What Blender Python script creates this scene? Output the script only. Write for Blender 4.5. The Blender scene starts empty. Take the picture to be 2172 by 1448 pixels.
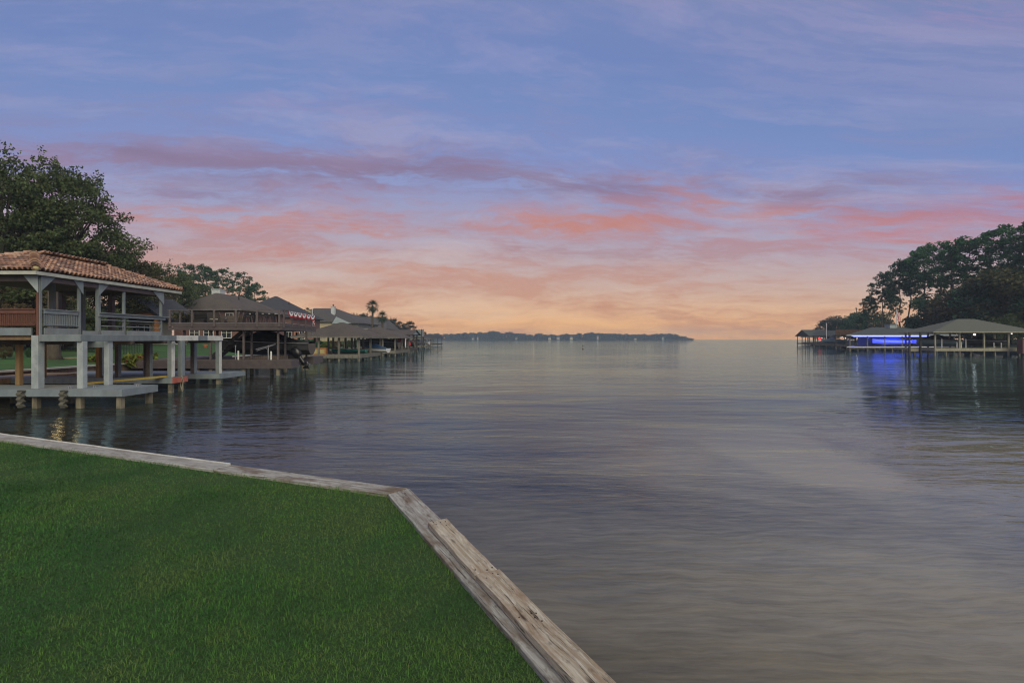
import bpy, bmesh, math, random
import numpy as np
from mathutils import Vector, Matrix

SC = bpy.context.scene
COL = SC.collection
R = math.radians
# ------------------------------------------------------------------ camera
# photo pixel (2172 x 1448) -> metres: level camera, 2.5 m above the water
F, HC, CX, CY = 1026.0, 2.5, 1086.0, 718.5
def X(px, d): return (px - CX) / F * d
def Z(py, d): return HC + (CY - py) / F * d

cam_d = bpy.data.cameras.new('camera')
cam = bpy.data.objects.new('camera', cam_d); COL.objects.link(cam)
cam.location = (0, 0, HC); cam.rotation_euler = (R(90), 0, 0)
cam_d.sensor_width = 36.0; cam_d.lens = 36.0 * F / 2172.0
cam_d.shift_y = -(724 - CY) / 2172.0
cam_d.clip_start = 0.05; cam_d.clip_end = 20000
SC.camera = cam

def lin(c):
    return tuple(((v / 255) / 12.92 if v / 255 <= 0.04045 else ((v / 255 + 0.055) / 1.055) ** 2.4) for v in c) + (1.0,)

# ------------------------------------------------------------------ sky
SUN_EL, SUN_AZ = 36.0, 154.0      # azimuth clockwise from +Y: right and a little behind
world = bpy.data.worlds.new('World'); SC.world = world; world.use_nodes = True
NT = world.node_tree; NT.nodes.clear()

class G:
    """small helper to write node graphs"""
    def __init__(s, nt): s.nt = nt
    def n(s, t, **kw):
        nd = s.nt.nodes.new(t)
        for k, v in kw.items(): setattr(nd, k, v)
        return nd
    def put(s, sock, v):
        if hasattr(v, 'is_output'): s.nt.links.new(v, sock)
        elif v is not None: sock.default_value = v
    def m(s, op, a, b=None, c=None, clamp=False):
        nd = s.n('ShaderNodeMath', operation=op); nd.use_clamp = clamp
        s.put(nd.inputs[0], a); s.put(nd.inputs[1], b); s.put(nd.inputs[2], c)
        return nd.outputs[0]
    def mix(s, f, a, b, bt='MIX'):
        nd = s.n('ShaderNodeMix', data_type='RGBA', blend_type=bt)
        s.put(nd.inputs[0], f); s.put(nd.inputs[6], a); s.put(nd.inputs[7], b)
        return nd.outputs[2]
    def ramp(s, f, stops, interp='LINEAR'):
        nd = s.n('ShaderNodeValToRGB'); cr = nd.color_ramp; cr.interpolation = interp
        while len(cr.elements) > 1: cr.elements.remove(cr.elements[-1])
        for i, (p, c) in enumerate(stops):
            e = cr.elements[0] if i == 0 else cr.elements.new(p)
            e.position = p; e.color = c if len(c) == 4 else tuple(c) + (1,)
        s.put(nd.inputs[0], f)
        return nd.outputs[0]
    def gray(s, f, stops): return s.ramp(f, [(p, (v, v, v, 1)) for p, v in stops])
    def noise(s, vec, scale, detail=3, rough=0.5, dist=0.0, color=False):
        nd = s.n('ShaderNodeTexNoise'); s.put(nd.inputs['Vector'], vec)
        nd.inputs['Scale'].default_value = scale; nd.inputs['Detail'].default_value = detail
        nd.inputs['Roughness'].default_value = rough; nd.inputs['Distortion'].default_value = dist
        return nd.outputs['Color' if color else 'Fac']
    def mapping(s, vec, scale=(1, 1, 1), loc=(0, 0, 0), rot=(0, 0, 0)):
        nd = s.n('ShaderNodeMapping'); s.put(nd.inputs[0], vec)
        nd.inputs[1].default_value = loc; nd.inputs[2].default_value = rot; nd.inputs[3].default_value = scale
        return nd.outputs[0]
    def vadd(s, a, b, op='ADD', sc=None):
        nd = s.n('ShaderNodeVectorMath', operation=op); s.put(nd.inputs[0], a); s.put(nd.inputs[1], b)
        if sc is not None: nd.inputs[3].default_value = sc
        return nd.outputs[0]

g = G(NT)
dirv = g.n('ShaderNodeTexCoord').outputs['Generated']
sep = g.n('ShaderNodeSeparateXYZ'); g.put(sep.inputs[0], dirv)
dx, dy, dz = sep.outputs
# the glow hugs the horizon further away from the sunset (which lies ahead, a little left)
hr = g.m('SQRT', g.m('ADD', g.m('MULTIPLY', dx, dx), g.m('ADD', g.m('MULTIPLY', dy, dy), 1e-5)))
caz = g.m('MAXIMUM', g.m('DIVIDE', dy, hr), .58)
e = g.m('DIVIDE', g.m('MAXIMUM', dz, 0.0), caz)
e = g.m('MINIMUM', g.m('MULTIPLY', e, g.m('ADD', 1.0, g.m('MULTIPLY', g.m('DIVIDE', dx, hr), .16))), 1.0)
base = g.ramp(e, [(0, lin((255, 178, 92))), (.02, lin((246, 182, 112))), (.05, lin((230, 182, 138))),
                  (.09, lin((212, 178, 156))), (.14, lin((196, 174, 172))), (.19, lin((178, 166, 182))),
                  (.24, lin((160, 158, 188))), (.29, lin((144, 152, 194))), (.35, lin((128, 145, 196))),
                  (.45, lin((114, 138, 190))), (.52, lin((112, 133, 186))), (.62, lin((118, 134, 182))), (1, lin((138, 140, 166)))])
ccol = g.ramp(e, [(0, lin((196, 132, 92))), (.05, lin((196, 140, 112))), (.12, lin((196, 140, 120))),
                  (.19, lin((178, 130, 130))), (.25, lin((190, 126, 118))), (.31, lin((152, 122, 146))),
                  (.38, lin((138, 134, 172))), (.48, lin((140, 148, 190))), (.62, lin((154, 150, 188))), (1, lin((156, 150, 168)))])
cv = g.n('ShaderNodeCombineXYZ'); g.put(cv.inputs[0], dx); g.put(cv.inputs[1], dy); g.put(cv.inputs[2], e)
skyv = cv.outputs[0]
warpn = g.noise(g.mapping(skyv, (3, 3, 9)), 1.0, 4, .6, color=True)
wv = g.vadd(warpn, (.5, .5, .5), 'SUBTRACT')
wdir = g.vadd(skyv, g.vadd(wv, (.14, .14, .07), 'MULTIPLY'))
wdird = g.vadd(dirv, g.vadd(wv, (.14, .14, .07), 'MULTIPLY'))
st1 = g.noise(g.mapping(wdir, (2.3, 2.3, 13)), 1.0, 8, .62)
st2 = g.noise(g.mapping(wdir, (6, 6, 38), (3.1, 1.7, 0)), 1.0, 9, .68)
st3 = g.noise(g.mapping(wdir, (16, 16, 80), (1.1, 4.7, 2)), 1.0, 8, .7)
st = g.m('ADD', g.m('ADD', g.m('MULTIPLY', st1, .46), g.m('MULTIPLY', st2, .36)), g.m('MULTIPLY', st3, .18))
streak = g.gray(st, [(.435, 0), (.50, .35), (.555, 1)])
wgt = g.gray(e, [(0, .85), (.06, .85), (.12, .7), (.2, .6), (.26, .8), (.33, .8), (.39, .40), (.6, .46), (1, .4)])
col = g.mix(g.m('MULTIPLY', streak, wgt), base, ccol)
pale = g.noise(g.mapping(wdir, (3.2, 3.2, 17), (7, 2, 5)), 1.0, 9, .68)
pm = g.m('MULTIPLY', g.gray(pale, [(.50, 0), (.66, 1)]), g.gray(e, [(0, .5), (.2, .45), (.4, .45), (.7, .5)]))
palec = g.ramp(e, [(0, lin((228, 190, 150))), (.1, lin((222, 194, 174))), (.25, lin((186, 174, 192))), (.5, lin((150, 154, 198))), (1, lin((156, 150, 170)))])
col = g.mix(pm, col, palec)
# single clouds one can point at: (px, py, sx, sy, slope, strength, colour)
wy = g.n('ShaderNodeSeparateXYZ'); g.put(wy.inputs[0], wdird)
ys = g.m('MAXIMUM', wy.outputs[1], .05)
uu = g.m('DIVIDE', wy.outputs[0], ys); vv = g.m('DIVIDE', wy.outputs[2], ys)
front = g.m('GREATER_THAN', dy, .06)
tex = g.gray(g.m('ADD', g.m('MULTIPLY', st2, .6), g.m('MULTIPLY', st3, .4)), [(.41, .0), (.5, .7), (.57, 1.0)])
salm, mauv, tan_ = (200, 128, 106), (134, 117, 147), (202, 142, 112)
CL = [(440, 455, 200, 24, .10, .8, salm), (760, 490, 75, 15, .05, .9, salm), (560, 524, 80, 12, .05, .6, salm),
      (1130, 468, 95, 26, .06, .8, salm), (1270, 486, 130, 20, -.05, .6, salm), (1430, 386, 60, 22, .15, .6, salm),
      (1500, 425, 60, 22, .1, .6, salm), (1660, 452, 80, 16, .0, .7, salm), (1900, 490, 190, 38, .0, .55, (196, 124, 128)),
      (2130, 450, 130, 42, .0, .6, (188, 118, 128)), (900, 578, 240, 13, .03, .6, tan_),
      (600, 365, 330, 32, .0, .8, mauv), (300, 335, 150, 14, .1, .9, mauv), (880, 352, 170, 24, .0, .8, mauv), (1230, 392, 190, 20, -.04, .8, mauv), (1750, 400, 180, 16, .0, .6, mauv), (1050, 375, 120, 14, .1, .7, mauv), (420, 410, 200, 12, .04, .6, mauv),
      (1250, 655, 130, 14, .1, .5, (190, 132, 108)), (930, 690, 120, 10, .05, .5, (196, 128, 92)), (1790, 640, 90, 10, -.1, .4, (170, 128, 124)),
      (1640, 690, 140, 12, -.06, .4, (196, 136, 106)), (1180, 530, 190, 13, .05, .35, (160, 130, 142)), (1430, 545, 170, 12, .05, .3, (170, 136, 142)),
      (2060, 30, 180, 34, .1, .45, (164, 140, 182)), (640, 215, 170, 24, -.05, .28, (150, 138, 182))]
for (px, py, sx, sy, sl, a, c) in CL:
    u0, v0 = (px - CX) / F, (CY - py) / F
    du = g.m('DIVIDE', g.m('SUBTRACT', uu, u0), sx / F)
    dv = g.m('DIVIDE', g.m('ADD', g.m('SUBTRACT', vv, v0), g.m('MULTIPLY', g.m('SUBTRACT', uu, u0), sl)), sy / F)
    r2 = g.m('ADD', g.m('MULTIPLY', du, du), g.m('MULTIPLY', dv, dv))
    k = g.m('EXPONENT', g.m('MULTIPLY', r2, -.85))
    k = g.m('MULTIPLY', g.m('MULTIPLY', k, g.m('MULTIPLY', tex, a)), front, clamp=True)
    col = g.mix(k, col, lin(c))
col = g.mix(g.gray(e, [(0, 1), (.02, .75), (.05, .3), (.11, 0)]), col, (.24, .105, .012, 1), 'ADD')      # afterglow along the horizon
sky = g.n('ShaderNodeTexSky', sky_type='NISHITA')
sky.sun_disc = False; sky.sun_elevation = R(SUN_EL); sky.sun_rotation = R(SUN_AZ)
fin = g.mix(1.0, col, g.vadd(sky.outputs[0], None, 'SCALE', sc=0.004), 'ADD')
bg = g.n('ShaderNodeBackground'); g.put(bg.inputs[0], fin); bg.inputs[1].default_value = 1.0
out = g.n('ShaderNodeOutputWorld'); NT.links.new(bg.outputs[0], out.inputs[0])

# one weak, very soft low sun (the bright side of the evening sky, to the right)
sd = bpy.data.lights.new('sun', 'SUN'); sd.energy = 2.4; sd.angle = R(50); sd.color = (1, .92, .62)
so = bpy.data.objects.new('sun', sd); COL.objects.link(so)
az, el = R(SUN_AZ), R(SUN_EL)
so.rotation_euler = Vector((math.sin(az) * math.cos(el), math.cos(az) * math.cos(el), math.sin(el))).to_track_quat('Z', 'Y').to_euler()

vs = SC.view_settings; vs.view_transform = 'Standard'; vs.look = 'None'; vs.exposure = 0.0; vs.gamma = 1.0; vs.use_curve_mapping = False
SC.render.engine = 'CYCLES'
SC.cycles.use_denoising = True; SC.cycles.filter_width = 1.15
SC.cycles.max_bounces = 6; SC.cycles.volume_bounces = 0; SC.cycles.transparent_max_bounces = 8
SC.cycles.sample_clamp_indirect = 6.0

# ------------------------------------------------------------------ materials
MATS = {}
def mat(name, c1, c2=None, rough=.7, scale=4.0, stretch=(1, 1, 1), bump=0.0, bscale=None, lo=.35, hi=.65, detail=5,
        metal=0.0, spec=.4, emit=None, estr=0.0, dirt=None, dirt_amt=.5, dscale=1.2, trans=0.0, island=0.0, bands=None):
    if name in MATS: return MATS[name]
    m = bpy.data.materials.new(name); m.use_nodes = True; MATS[name] = m
    nt = m.node_tree; nt.nodes.clear(); h = G(nt)
    bs = h.n('ShaderNodeBsdfPrincipled'); o = h.n('ShaderNodeOutputMaterial')
    co = h.n('ShaderNodeTexCoord').outputs['Object']
    c2 = c2 or tuple(v * .7 for v in c1)
    mv = h.mapping(co, stretch)
    nz = h.noise(mv, scale, detail, .6)
    f = h.gray(nz, [(lo, 0), (hi, 1)])
    colr = h.mix(f, tuple(c1) + (1,), tuple(c2) + (1,))
    if dirt:
        dn = h.noise(co, dscale, 6, .65)
        colr = h.mix(h.m('MULTIPLY', h.gray(dn, [(.48, 0), (.66, 1)]), dirt_amt), colr, tuple(dirt) + (1,))
    if island:
        ri = h.n('ShaderNodeNewGeometry').outputs['Random Per Island']
        hs = h.n('ShaderNodeHueSaturation'); h.put(hs.inputs['Color'], colr)
        h.put(hs.inputs['Value'], h.m('ADD', h.m('MULTIPLY', ri, 2 * island), 1 - island))
        h.put(hs.inputs['Hue'], h.m('ADD', h.m('MULTIPLY', h.m('FRACT', h.m('MULTIPLY', ri, 7.31)), .05), .475))
        colr = hs.outputs[0]
    if island == 0 and name.startswith('tile'):
        pass
    h.put(bs.inputs['Base Color'], colr)
    bs.inputs['Roughness'].default_value = rough; bs.inputs['Metallic'].default_value = metal
    bs.inputs['Specular IOR Level'].default_value = spec
    if emit:
        bs.inputs['Emission Color'].default_value = tuple(emit) + (1,); bs.inputs['Emission Strength'].default_value = estr
    if bump:
        bn = h.noise(h.mapping(co, stretch), bscale or scale * 3, 5, .6)
        if bands:
            wv_ = h.n('ShaderNodeTexWave', wave_type='BANDS', bands_direction=bands[0], wave_profile='SAW'); h.put(wv_.inputs[0], co)
            wv_.inputs['Scale'].default_value = bands[1]
            bn = h.m('ADD', h.m('MULTIPLY', bn, .4), wv_.outputs['Fac'])
        b = h.n('ShaderNodeBump'); b.inputs['Strength'].default_value = 1.0; b.inputs['Distance'].default_value = bump
        h.put(b.inputs['Height'], bn); h.put(bs.inputs['Normal'], b.outputs[0])
    if trans:
        tr = h.n('ShaderNodeBsdfTranslucent'); h.put(tr.inputs[0], colr)
        mx = h.n('ShaderNodeMixShader'); mx.inputs[0].default_value = trans
        nt.links.new(bs.outputs[0], mx.inputs[1]); nt.links.new(tr.outputs[0], mx.inputs[2]); nt.links.new(mx.outputs[0], o.inputs[0])
    else:
        nt.links.new(bs.outputs[0], o.inputs[0])
    return m

M = {}
M['greypaint'] = mat('grey_paint', (.225, .26, .28), (.16, .19, .21), .65, 3, (1, 1, .35), .004, 30, dirt=(.16, .15, .14), dirt_amt=.45, dscale=1.6)
M['bluepaint'] = mat('blue_grey_paint', (.24, .285, .315), (.175, .21, .235), .6, 2.2, (1, 1, .5), .004, 26, dirt=(.2, .2, .2), dirt_amt=.4)
M['palepaint'] = mat('pale_grey_paint', (.36, .40, .415), (.27, .305, .325), .65, 2.5, (1, 1, .3), .004, 24, dirt=(.46, .5, .5), dirt_amt=.6, dscale=2.5)
M['whitepaint'] = mat('worn_white_paint', (.70, .70, .66), (.58, .58, .55), .6, 3, (1, 1, 1), .003, 26, dirt=(.35, .33, .3), dirt_amt=.5, dscale=4)
M['trimpaint'] = mat('cream_trim_paint', (.52, .53, .47), (.4, .41, .37), .6, 3, dirt=(.3, .29, .26), dirt_amt=.35)
M['redpaint'] = mat('brick_red_paint', (.19, .075, .05), (.13, .055, .04), .65, 3, (1, 1, .3), .004, 26, dirt=(.14, .08, .07), dirt_amt=.5)
M['redboard'] = mat('orange_red_paint', (.52, .13, .08), (.36, .1, .07), .65, 4, dirt=(.25, .2, .18), dirt_amt=.5, dscale=3)
M['pile'] = mat('weathered_pile_wood', (.28, .24, .17), (.14, .12, .09), .85, 5, (1, 1, .12), .01, 18, dirt=(.05, .045, .04), dirt_amt=.7, dscale=2)
M['wood'] = mat('warm_deck_wood', (.36, .24, .13), (.22, .14, .08), .75, 4, (1, 6, 1), .004, 20)
M['ochre'] = mat('ochre_painted_wood', (.30, .19, .085), (.2, .125, .06), .7, 4, (1, 1, .2), .004, 20)
M['brownpaint'] = mat('dark_brown_paint', (.105, .083, .082), (.072, .058, .058), .6, 3, (1, 1, 1), .003, 24)
M['browndeck'] = mat('brown_deck_boards', (.13, .105, .1), (.09, .075, .073), .7, 5, (1, 1, 1), .003, 24)
M['greywood'] = mat('grey_dock_wood', (.20, .185, .155), (.12, .11, .095), .85, 5, (1, 1, .3), .006, 20)
M['tanwood'] = mat('tan_dock_wood', (.33, .31, .23), (.23, .215, .165), .85, 5, (1, 1, .3), .006, 20)
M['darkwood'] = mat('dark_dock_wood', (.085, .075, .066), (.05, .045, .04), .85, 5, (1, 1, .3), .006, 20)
M['shingle'] = mat('brown_shingles', (.115, .096, .083), (.075, .063, .056), .9, 9, (1, 1, 1), .02, 40, dirt=(.05, .045, .042), dirt_amt=.5, dscale=.5)
M['shingle_dark'] = mat('charcoal_shingles', (.06, .063, .073), (.042, .044, .052), .9, 9, (1, 1, 1), .02, 40)
M['shingle_grey'] = mat('grey_shingles', (.095, .089, .088), (.066, .062, .062), .9, 9, (1, 1, 1), .02, 40)
M['shingle_tan'] = mat('olive_tan_shingles', (.12, .128, .105), (.09, .096, .08), .9, 9, (1, 1, 1), .02, 40)
M['shingle_slate'] = mat('slate_green_shingles', (.075, .088, .088), (.055, .065, .066), .9, 9, (1, 1, 1), .02, 40)
M['shingle_rust'] = mat('rust_brown_boards', (.14, .075, .05), (.09, .05, .036), .85, 5, (1, 1, .2), .01, 20)
M['brick'] = mat('dusky_brick', (.20, .105, .09), (.13, .075, .068), .9, 24, (1, 1, 3), .01, 30)
M['brick_salmon'] = mat('salmon_brick', (.42, .21, .15), (.33, .16, .12), .9, 24, (1, 1, 3), .01, 30)
M['cream'] = mat('cream_stucco', (.52, .44, .30), (.42, .36, .25), .9, 3, bump=.004)
M['orangewood'] = mat('orange_stained_wood', (.42, .17, .055), (.3, .12, .04), .7, 4, (1, 1, 4), .004)
M['chimney'] = mat('white_render', (.55, .58, .58), (.42, .45, .46), .85, 3, bump=.004)
M['chim_yellow'] = mat('buff_render', (.55, .47, .24), (.46, .39, .2), .85, 3, bump=.004)
M['siding'] = mat('pale_blue_siding', (.36, .42, .45), (.3, .35, .38), .7, 3, bump=.01, bands=('Z', 4))
M['stucco_grey'] = mat('grey_stucco', (.3, .28, .25), (.24, .22, .2), .9, 3)
M['frame'] = mat('white_window_frame', (.7, .7, .68), (.6, .6, .58), .5, 5)
M['glass'] = mat('dark_window_glass', (.03, .035, .04), (.02, .025, .03), .06, 2, spec=.6)
M['black'] = mat('black_plastic', (.016, .016, .018), (.01, .01, .012), .28, 4, spec=.5)
M['blackcover'] = mat('black_canvas', (.018, .017, .019), (.012, .012, .013), .7, 4, bump=.02, bscale=5)
M['navycover'] = mat('navy_canvas', (.018, .022, .04), (.012, .015, .03), .7, 4, bump=.02, bscale=5)
M['redcover'] = mat('dark_red_canvas', (.16, .016, .02), (.1, .012, .016), .7, 4, bump=.02, bscale=5)
M['bluecover'] = mat('blue_canvas', (.03, .09, .2), (.02, .06, .14), .7, 4, bump=.02, bscale=5)
M['greenhull'] = mat('green_gelcoat', (.02, .2, .15), (.016, .15, .11), .3, 3)
M['greyhull'] = mat('dark_grey_gelcoat', (.05, .05, .053), (.04, .04, .043), .35, 3)
M['whitehull'] = mat('white_gelcoat', (.66, .67, .67), (.58, .59, .6), .3, 3)
M['tealhull'] = mat('teal_grey_gelcoat', (.18, .25, .27), (.14, .2, .22), .35, 3)
M['metal'] = mat('galvanised_metal', (.42, .43, .44), (.32, .33, .34), .4, 8, metal=.8)
M['whitepvc'] = mat('white_pvc', (.75, .75, .74), (.68, .68, .67), .45, 5)
M['rubber'] = mat('weathered_rubber', (.13, .12, .095), (.08, .075, .06), .8, 8, (1, 1, 1), .006, 30)
M['yellow'] = mat('yellow_painted_plank', (.55, .40, .08), (.4, .29, .07), .7, 5, (1, 5, 1), .004)
M['yellowpanel'] = mat('yellow_panel', (.42, .36, .16), (.34, .29, .13), .7, 4)
M['wicker'] = mat('dark_wicker', (.03, .026, .025), (.018, .016, .016), .75, 30, bump=.01, bscale=60)
M['wicker_brown'] = mat('brown_wicker', (.10, .078, .066), (.07, .055, .048), .75, 30, bump=.01, bscale=60)
M['cushion'] = mat('beige_cushion', (.36, .33, .29), (.3, .28, .25), .9, 6)
M['terracotta'] = mat('terracotta_pot', (.46, .15, .075), (.38, .12, .06), .8, 6)
M['concrete'] = mat('pale_concrete', (.5, .49, .45), (.4, .39, .36), .9, 3, bump=.003)
M['path'] = mat('sandy_path', (.42, .33, .2), (.33, .26, .16), .95, 4, bump=.01)
M['iron'] = mat('black_iron', (.02, .02, .021), (.014, .014, .015), .5, 5)
M['red'] = mat('bunting_red', (.45, .03, .04), (.36, .025, .035), .8, 8)
M['white'] = mat('bunting_white', (.78, .78, .78), (.7, .7, .7), .8, 8)
M['navy'] = mat('bunting_navy', (.03, .045, .14), (.025, .04, .11), .8, 8)
M['seawall'] = mat('stained_seawall', (.24, .17, .12), (.13, .095, .07), .9, 3, (1, 1, .3), .01, 12)
M['bark'] = mat('oak_bark', (.10, .082, .064), (.055, .046, .037), .95, 6, (1, 1, .2), .03, 14)
M['pinebark'] = mat('pine_bark', (.15, .115, .09), (.09, .07, .058), .95, 6, (1, 1, .2), .03, 14)
M['palmbark'] = mat('palm_bark', (.12, .09, .07), (.08, .062, .05), .95, 8, (1, 1, 3), .03, 20)
leafkw = dict(rough=.65, scale=.5, spec=.25, trans=.25, island=.35)
M['oakleaf'] = mat('oak_leaves', (.095, .125, .050), (.062, .085, .034), **leafkw)
M['oliveleaf'] = mat('olive_leaves', (.100, .098, .036), (.066, .070, .028), **leafkw)
M['pineleaf'] = mat('pine_needles', (.056, .125, .058), (.040, .09, .046), **leafkw)
M['greenleaf'] = mat('fresh_green_needles', (.056, .165, .056), (.042, .12, .046), **leafkw)
M['brownleaf'] = mat('brownish_leaves', (.120, .090, .046), (.08, .068, .034), **leafkw)
M['farleaf'] = mat('far_leaves', (.046, .066, .050), (.036, .052, .042), **leafkw)
M['palmleaf'] = mat('palm_fronds', (.040, .075, .040), (.03, .055, .032), **leafkw)
M['limeleaf'] = mat('lime_leaves', (.19, .22, .035), (.12, .16, .03), **leafkw)
M['flower'] = mat('red_flowers', (.35, .03, .05), (.3, .05, .1), .7, 5)

def emissive(name, colr, s):
    m = bpy.data.materials.new(name); m.use_nodes = True; nt = m.node_tree; nt.nodes.clear()
    em = nt.nodes.new('ShaderNodeEmission'); em.inputs[0].default_value = tuple(colr) + (1,); em.inputs[1].default_value = s
    o = nt.nodes.new('ShaderNodeOutputMaterial'); nt.links.new(em.outputs[0], o.inputs[0]); return m
M['led'] = emissive('blue_led', (.20, .23, 1.0), 5.0)
M['bulb'] = emissive('warm_bulb', (1, .58, .2), 1.2)
M['bulbw'] = emissive('white_bulb', (1, .85, .78), 1.8)
M['bulbr'] = emissive('red_lamp', (1, .04, .05), 3.0)
M['litwin'] = emissive('lit_window', (1, .9, .75), .3)

# clay tiles: every tile its own tone
def tile_material():
    m = bpy.data.materials.new('clay_tile'); m.use_nodes = True; nt = m.node_tree; nt.nodes.clear(); h = G(nt)
    bs = h.n('ShaderNodeBsdfPrincipled'); o = h.n('ShaderNodeOutputMaterial')
    rnd = h.n('ShaderNodeObjectInfo').outputs['Random']
    isl = h.n('ShaderNodeNewGeometry').outputs['Random Per Island']
    k = h.m('FRACT', h.m('ADD', rnd, isl))
    c = h.ramp(k, [(0, (.12, .078, .068)), (.3, (.22, .125, .095)), (.55, (.32, .17, .118)), (.75, (.43, .24, .16)), (.9, (.5, .34, .255)), (1, (.15, .10, .09))])
    co = h.n('ShaderNodeTexCoord').outputs['Object']
    c = h.mix(h.m('MULTIPLY', h.gray(h.noise(co, 9, 5, .6), [(.45, 0), (.7, 1)]), .55), c, (.11, .07, .06, 1))
    h.put(bs.inputs['Base Color'], c); bs.inputs['Roughness'].default_value = .8
    nt.links.new(bs.outputs[0], o.inputs[0]); return m
M['tile'] = tile_material()

# weathered cap timber: grain along local X, stains, knots
def timber_material(name, a, b, stain, stain_amt, knots):
    m = bpy.data.materials.new(name); m.use_nodes = True; nt = m.node_tree; nt.nodes.clear(); h = G(nt)
    bs = h.n('ShaderNodeBsdfPrincipled'); o = h.n('ShaderNodeOutputMaterial')
    co = h.n('ShaderNodeTexCoord').outputs['Object']
    oi = h.n('ShaderNodeObjectInfo').outputs['Random']
    cmb = h.n('ShaderNodeCombineXYZ'); h.put(cmb.inputs[0], h.m('MULTIPLY', oi, 37.0)); h.put(cmb.inputs[1], h.m('MULTIPLY', oi, 11.0))
    co = h.vadd(co, cmb.outputs[0])
    wp = h.noise(h.mapping(co, (2.0, 7, 7)), 1.0, 3, .5, color=True)
    cw = h.vadd(co, h.vadd(h.vadd(wp, (.5, .5, .5), 'SUBTRACT'), None, 'SCALE', sc=.07))
    gr = h.noise(h.mapping(cw, (1.2, 34, 34)), 1.0, 6, .65)
    gr2 = h.noise(h.mapping(cw, (5, 190, 190)), 1.0, 4, .6)
    f = h.gray(h.m('ADD', h.m('MULTIPLY', gr, .7), h.m('MULTIPLY', gr2, .3)), [(.40, 0), (.5, .5), (.59, 1)])
    c = h.mix(f, tuple(a) + (1,), tuple(b) + (1,))
    sn = h.noise(h.mapping(co, (2.2, 5.5, 5.5)), 1.0, 6, .62)
    c = h.mix(h.m('MULTIPLY', h.gray(sn, [(.46, 0), (.62, 1)]), stain_amt), c, tuple(stain) + (1,))
    vo = h.n('ShaderNodeTexVoronoi'); h.put(vo.inputs[0], h.mapping(cw, (2.6, 9, 9))); vo.inputs['Scale'].default_value = 1.0
    kn = h.m('MULTIPLY', h.gray(vo.outputs['Distance'], [(.06, 1), (.17, 0)]), knots)
    c = h.mix(kn, c, (.06, .04, .028, 1))
    ck = h.noise(h.mapping(cw, (1.0, 55, 55), (9, 3, 1)), 1.0, 5, .7)
    crack = h.gray(ck, [(.345, 1), (.395, 0)])
    c = h.mix(h.m('MULTIPLY', crack, .75), c, (.035, .028, .022, 1))
    gp = h.noise(h.mapping(co, (9, 16, 16), (2, 5, 0)), 1.0, 7, .7)
    c = h.mix(h.m('MULTIPLY', h.gray(gp, [(.56, 0), (.66, 1)]), .55 * stain_amt), c, (.07, .05, .036, 1))
    h.put(bs.inputs['Base Color'], c); bs.inputs['Roughness'].default_value = .85; bs.inputs['Specular IOR Level'].default_value = .25
    bu = h.n('ShaderNodeBump'); bu.inputs['Strength'].default_value = 1; bu.inputs['Distance'].default_value = .004
    h.put(bu.inputs['Height'], h.m('SUBTRACT', f, h.m('MULTIPLY', crack, 1.5))); h.put(bs.inputs['Normal'], bu.outputs[0])
    nt.links.new(bs.outputs[0], o.inputs[0]); return m
M['cap'] = timber_material('weathered_cap_timber', (.50, .50, .47), (.27, .255, .235), (.17, .12, .085), .85, .6)
M['cap2'] = timber_material('pale_cap_timber', (.62, .57, .47), (.36, .295, .21), (.25, .155, .09), .75, 1.0)
M['capfar'] = timber_material('sun_bleached_cap_timber', (.46, .46, .44), (.33, .32, .30), (.22, .19, .16), .6, .3)

# lawn soil under the blades / distant lawns
M['soil'] = mat('lawn_thatch', (.036, .092, .022), (.026, .06, .017), .95, 30, bump=.02, bscale=60, detail=6)
M['farlawn'] = mat('shore_lawn_grass', (.050, .14, .030), (.030, .075, .020), .95, .5, bump=.05, bscale=14, detail=9, dirt=(.05, .06, .025), dirt_amt=.6, dscale=.35)
M['bank'] = mat('bank_undergrowth', (.030, .042, .022), (.02, .028, .015), .95, .4, bump=.1, bscale=3, detail=8)

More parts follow.
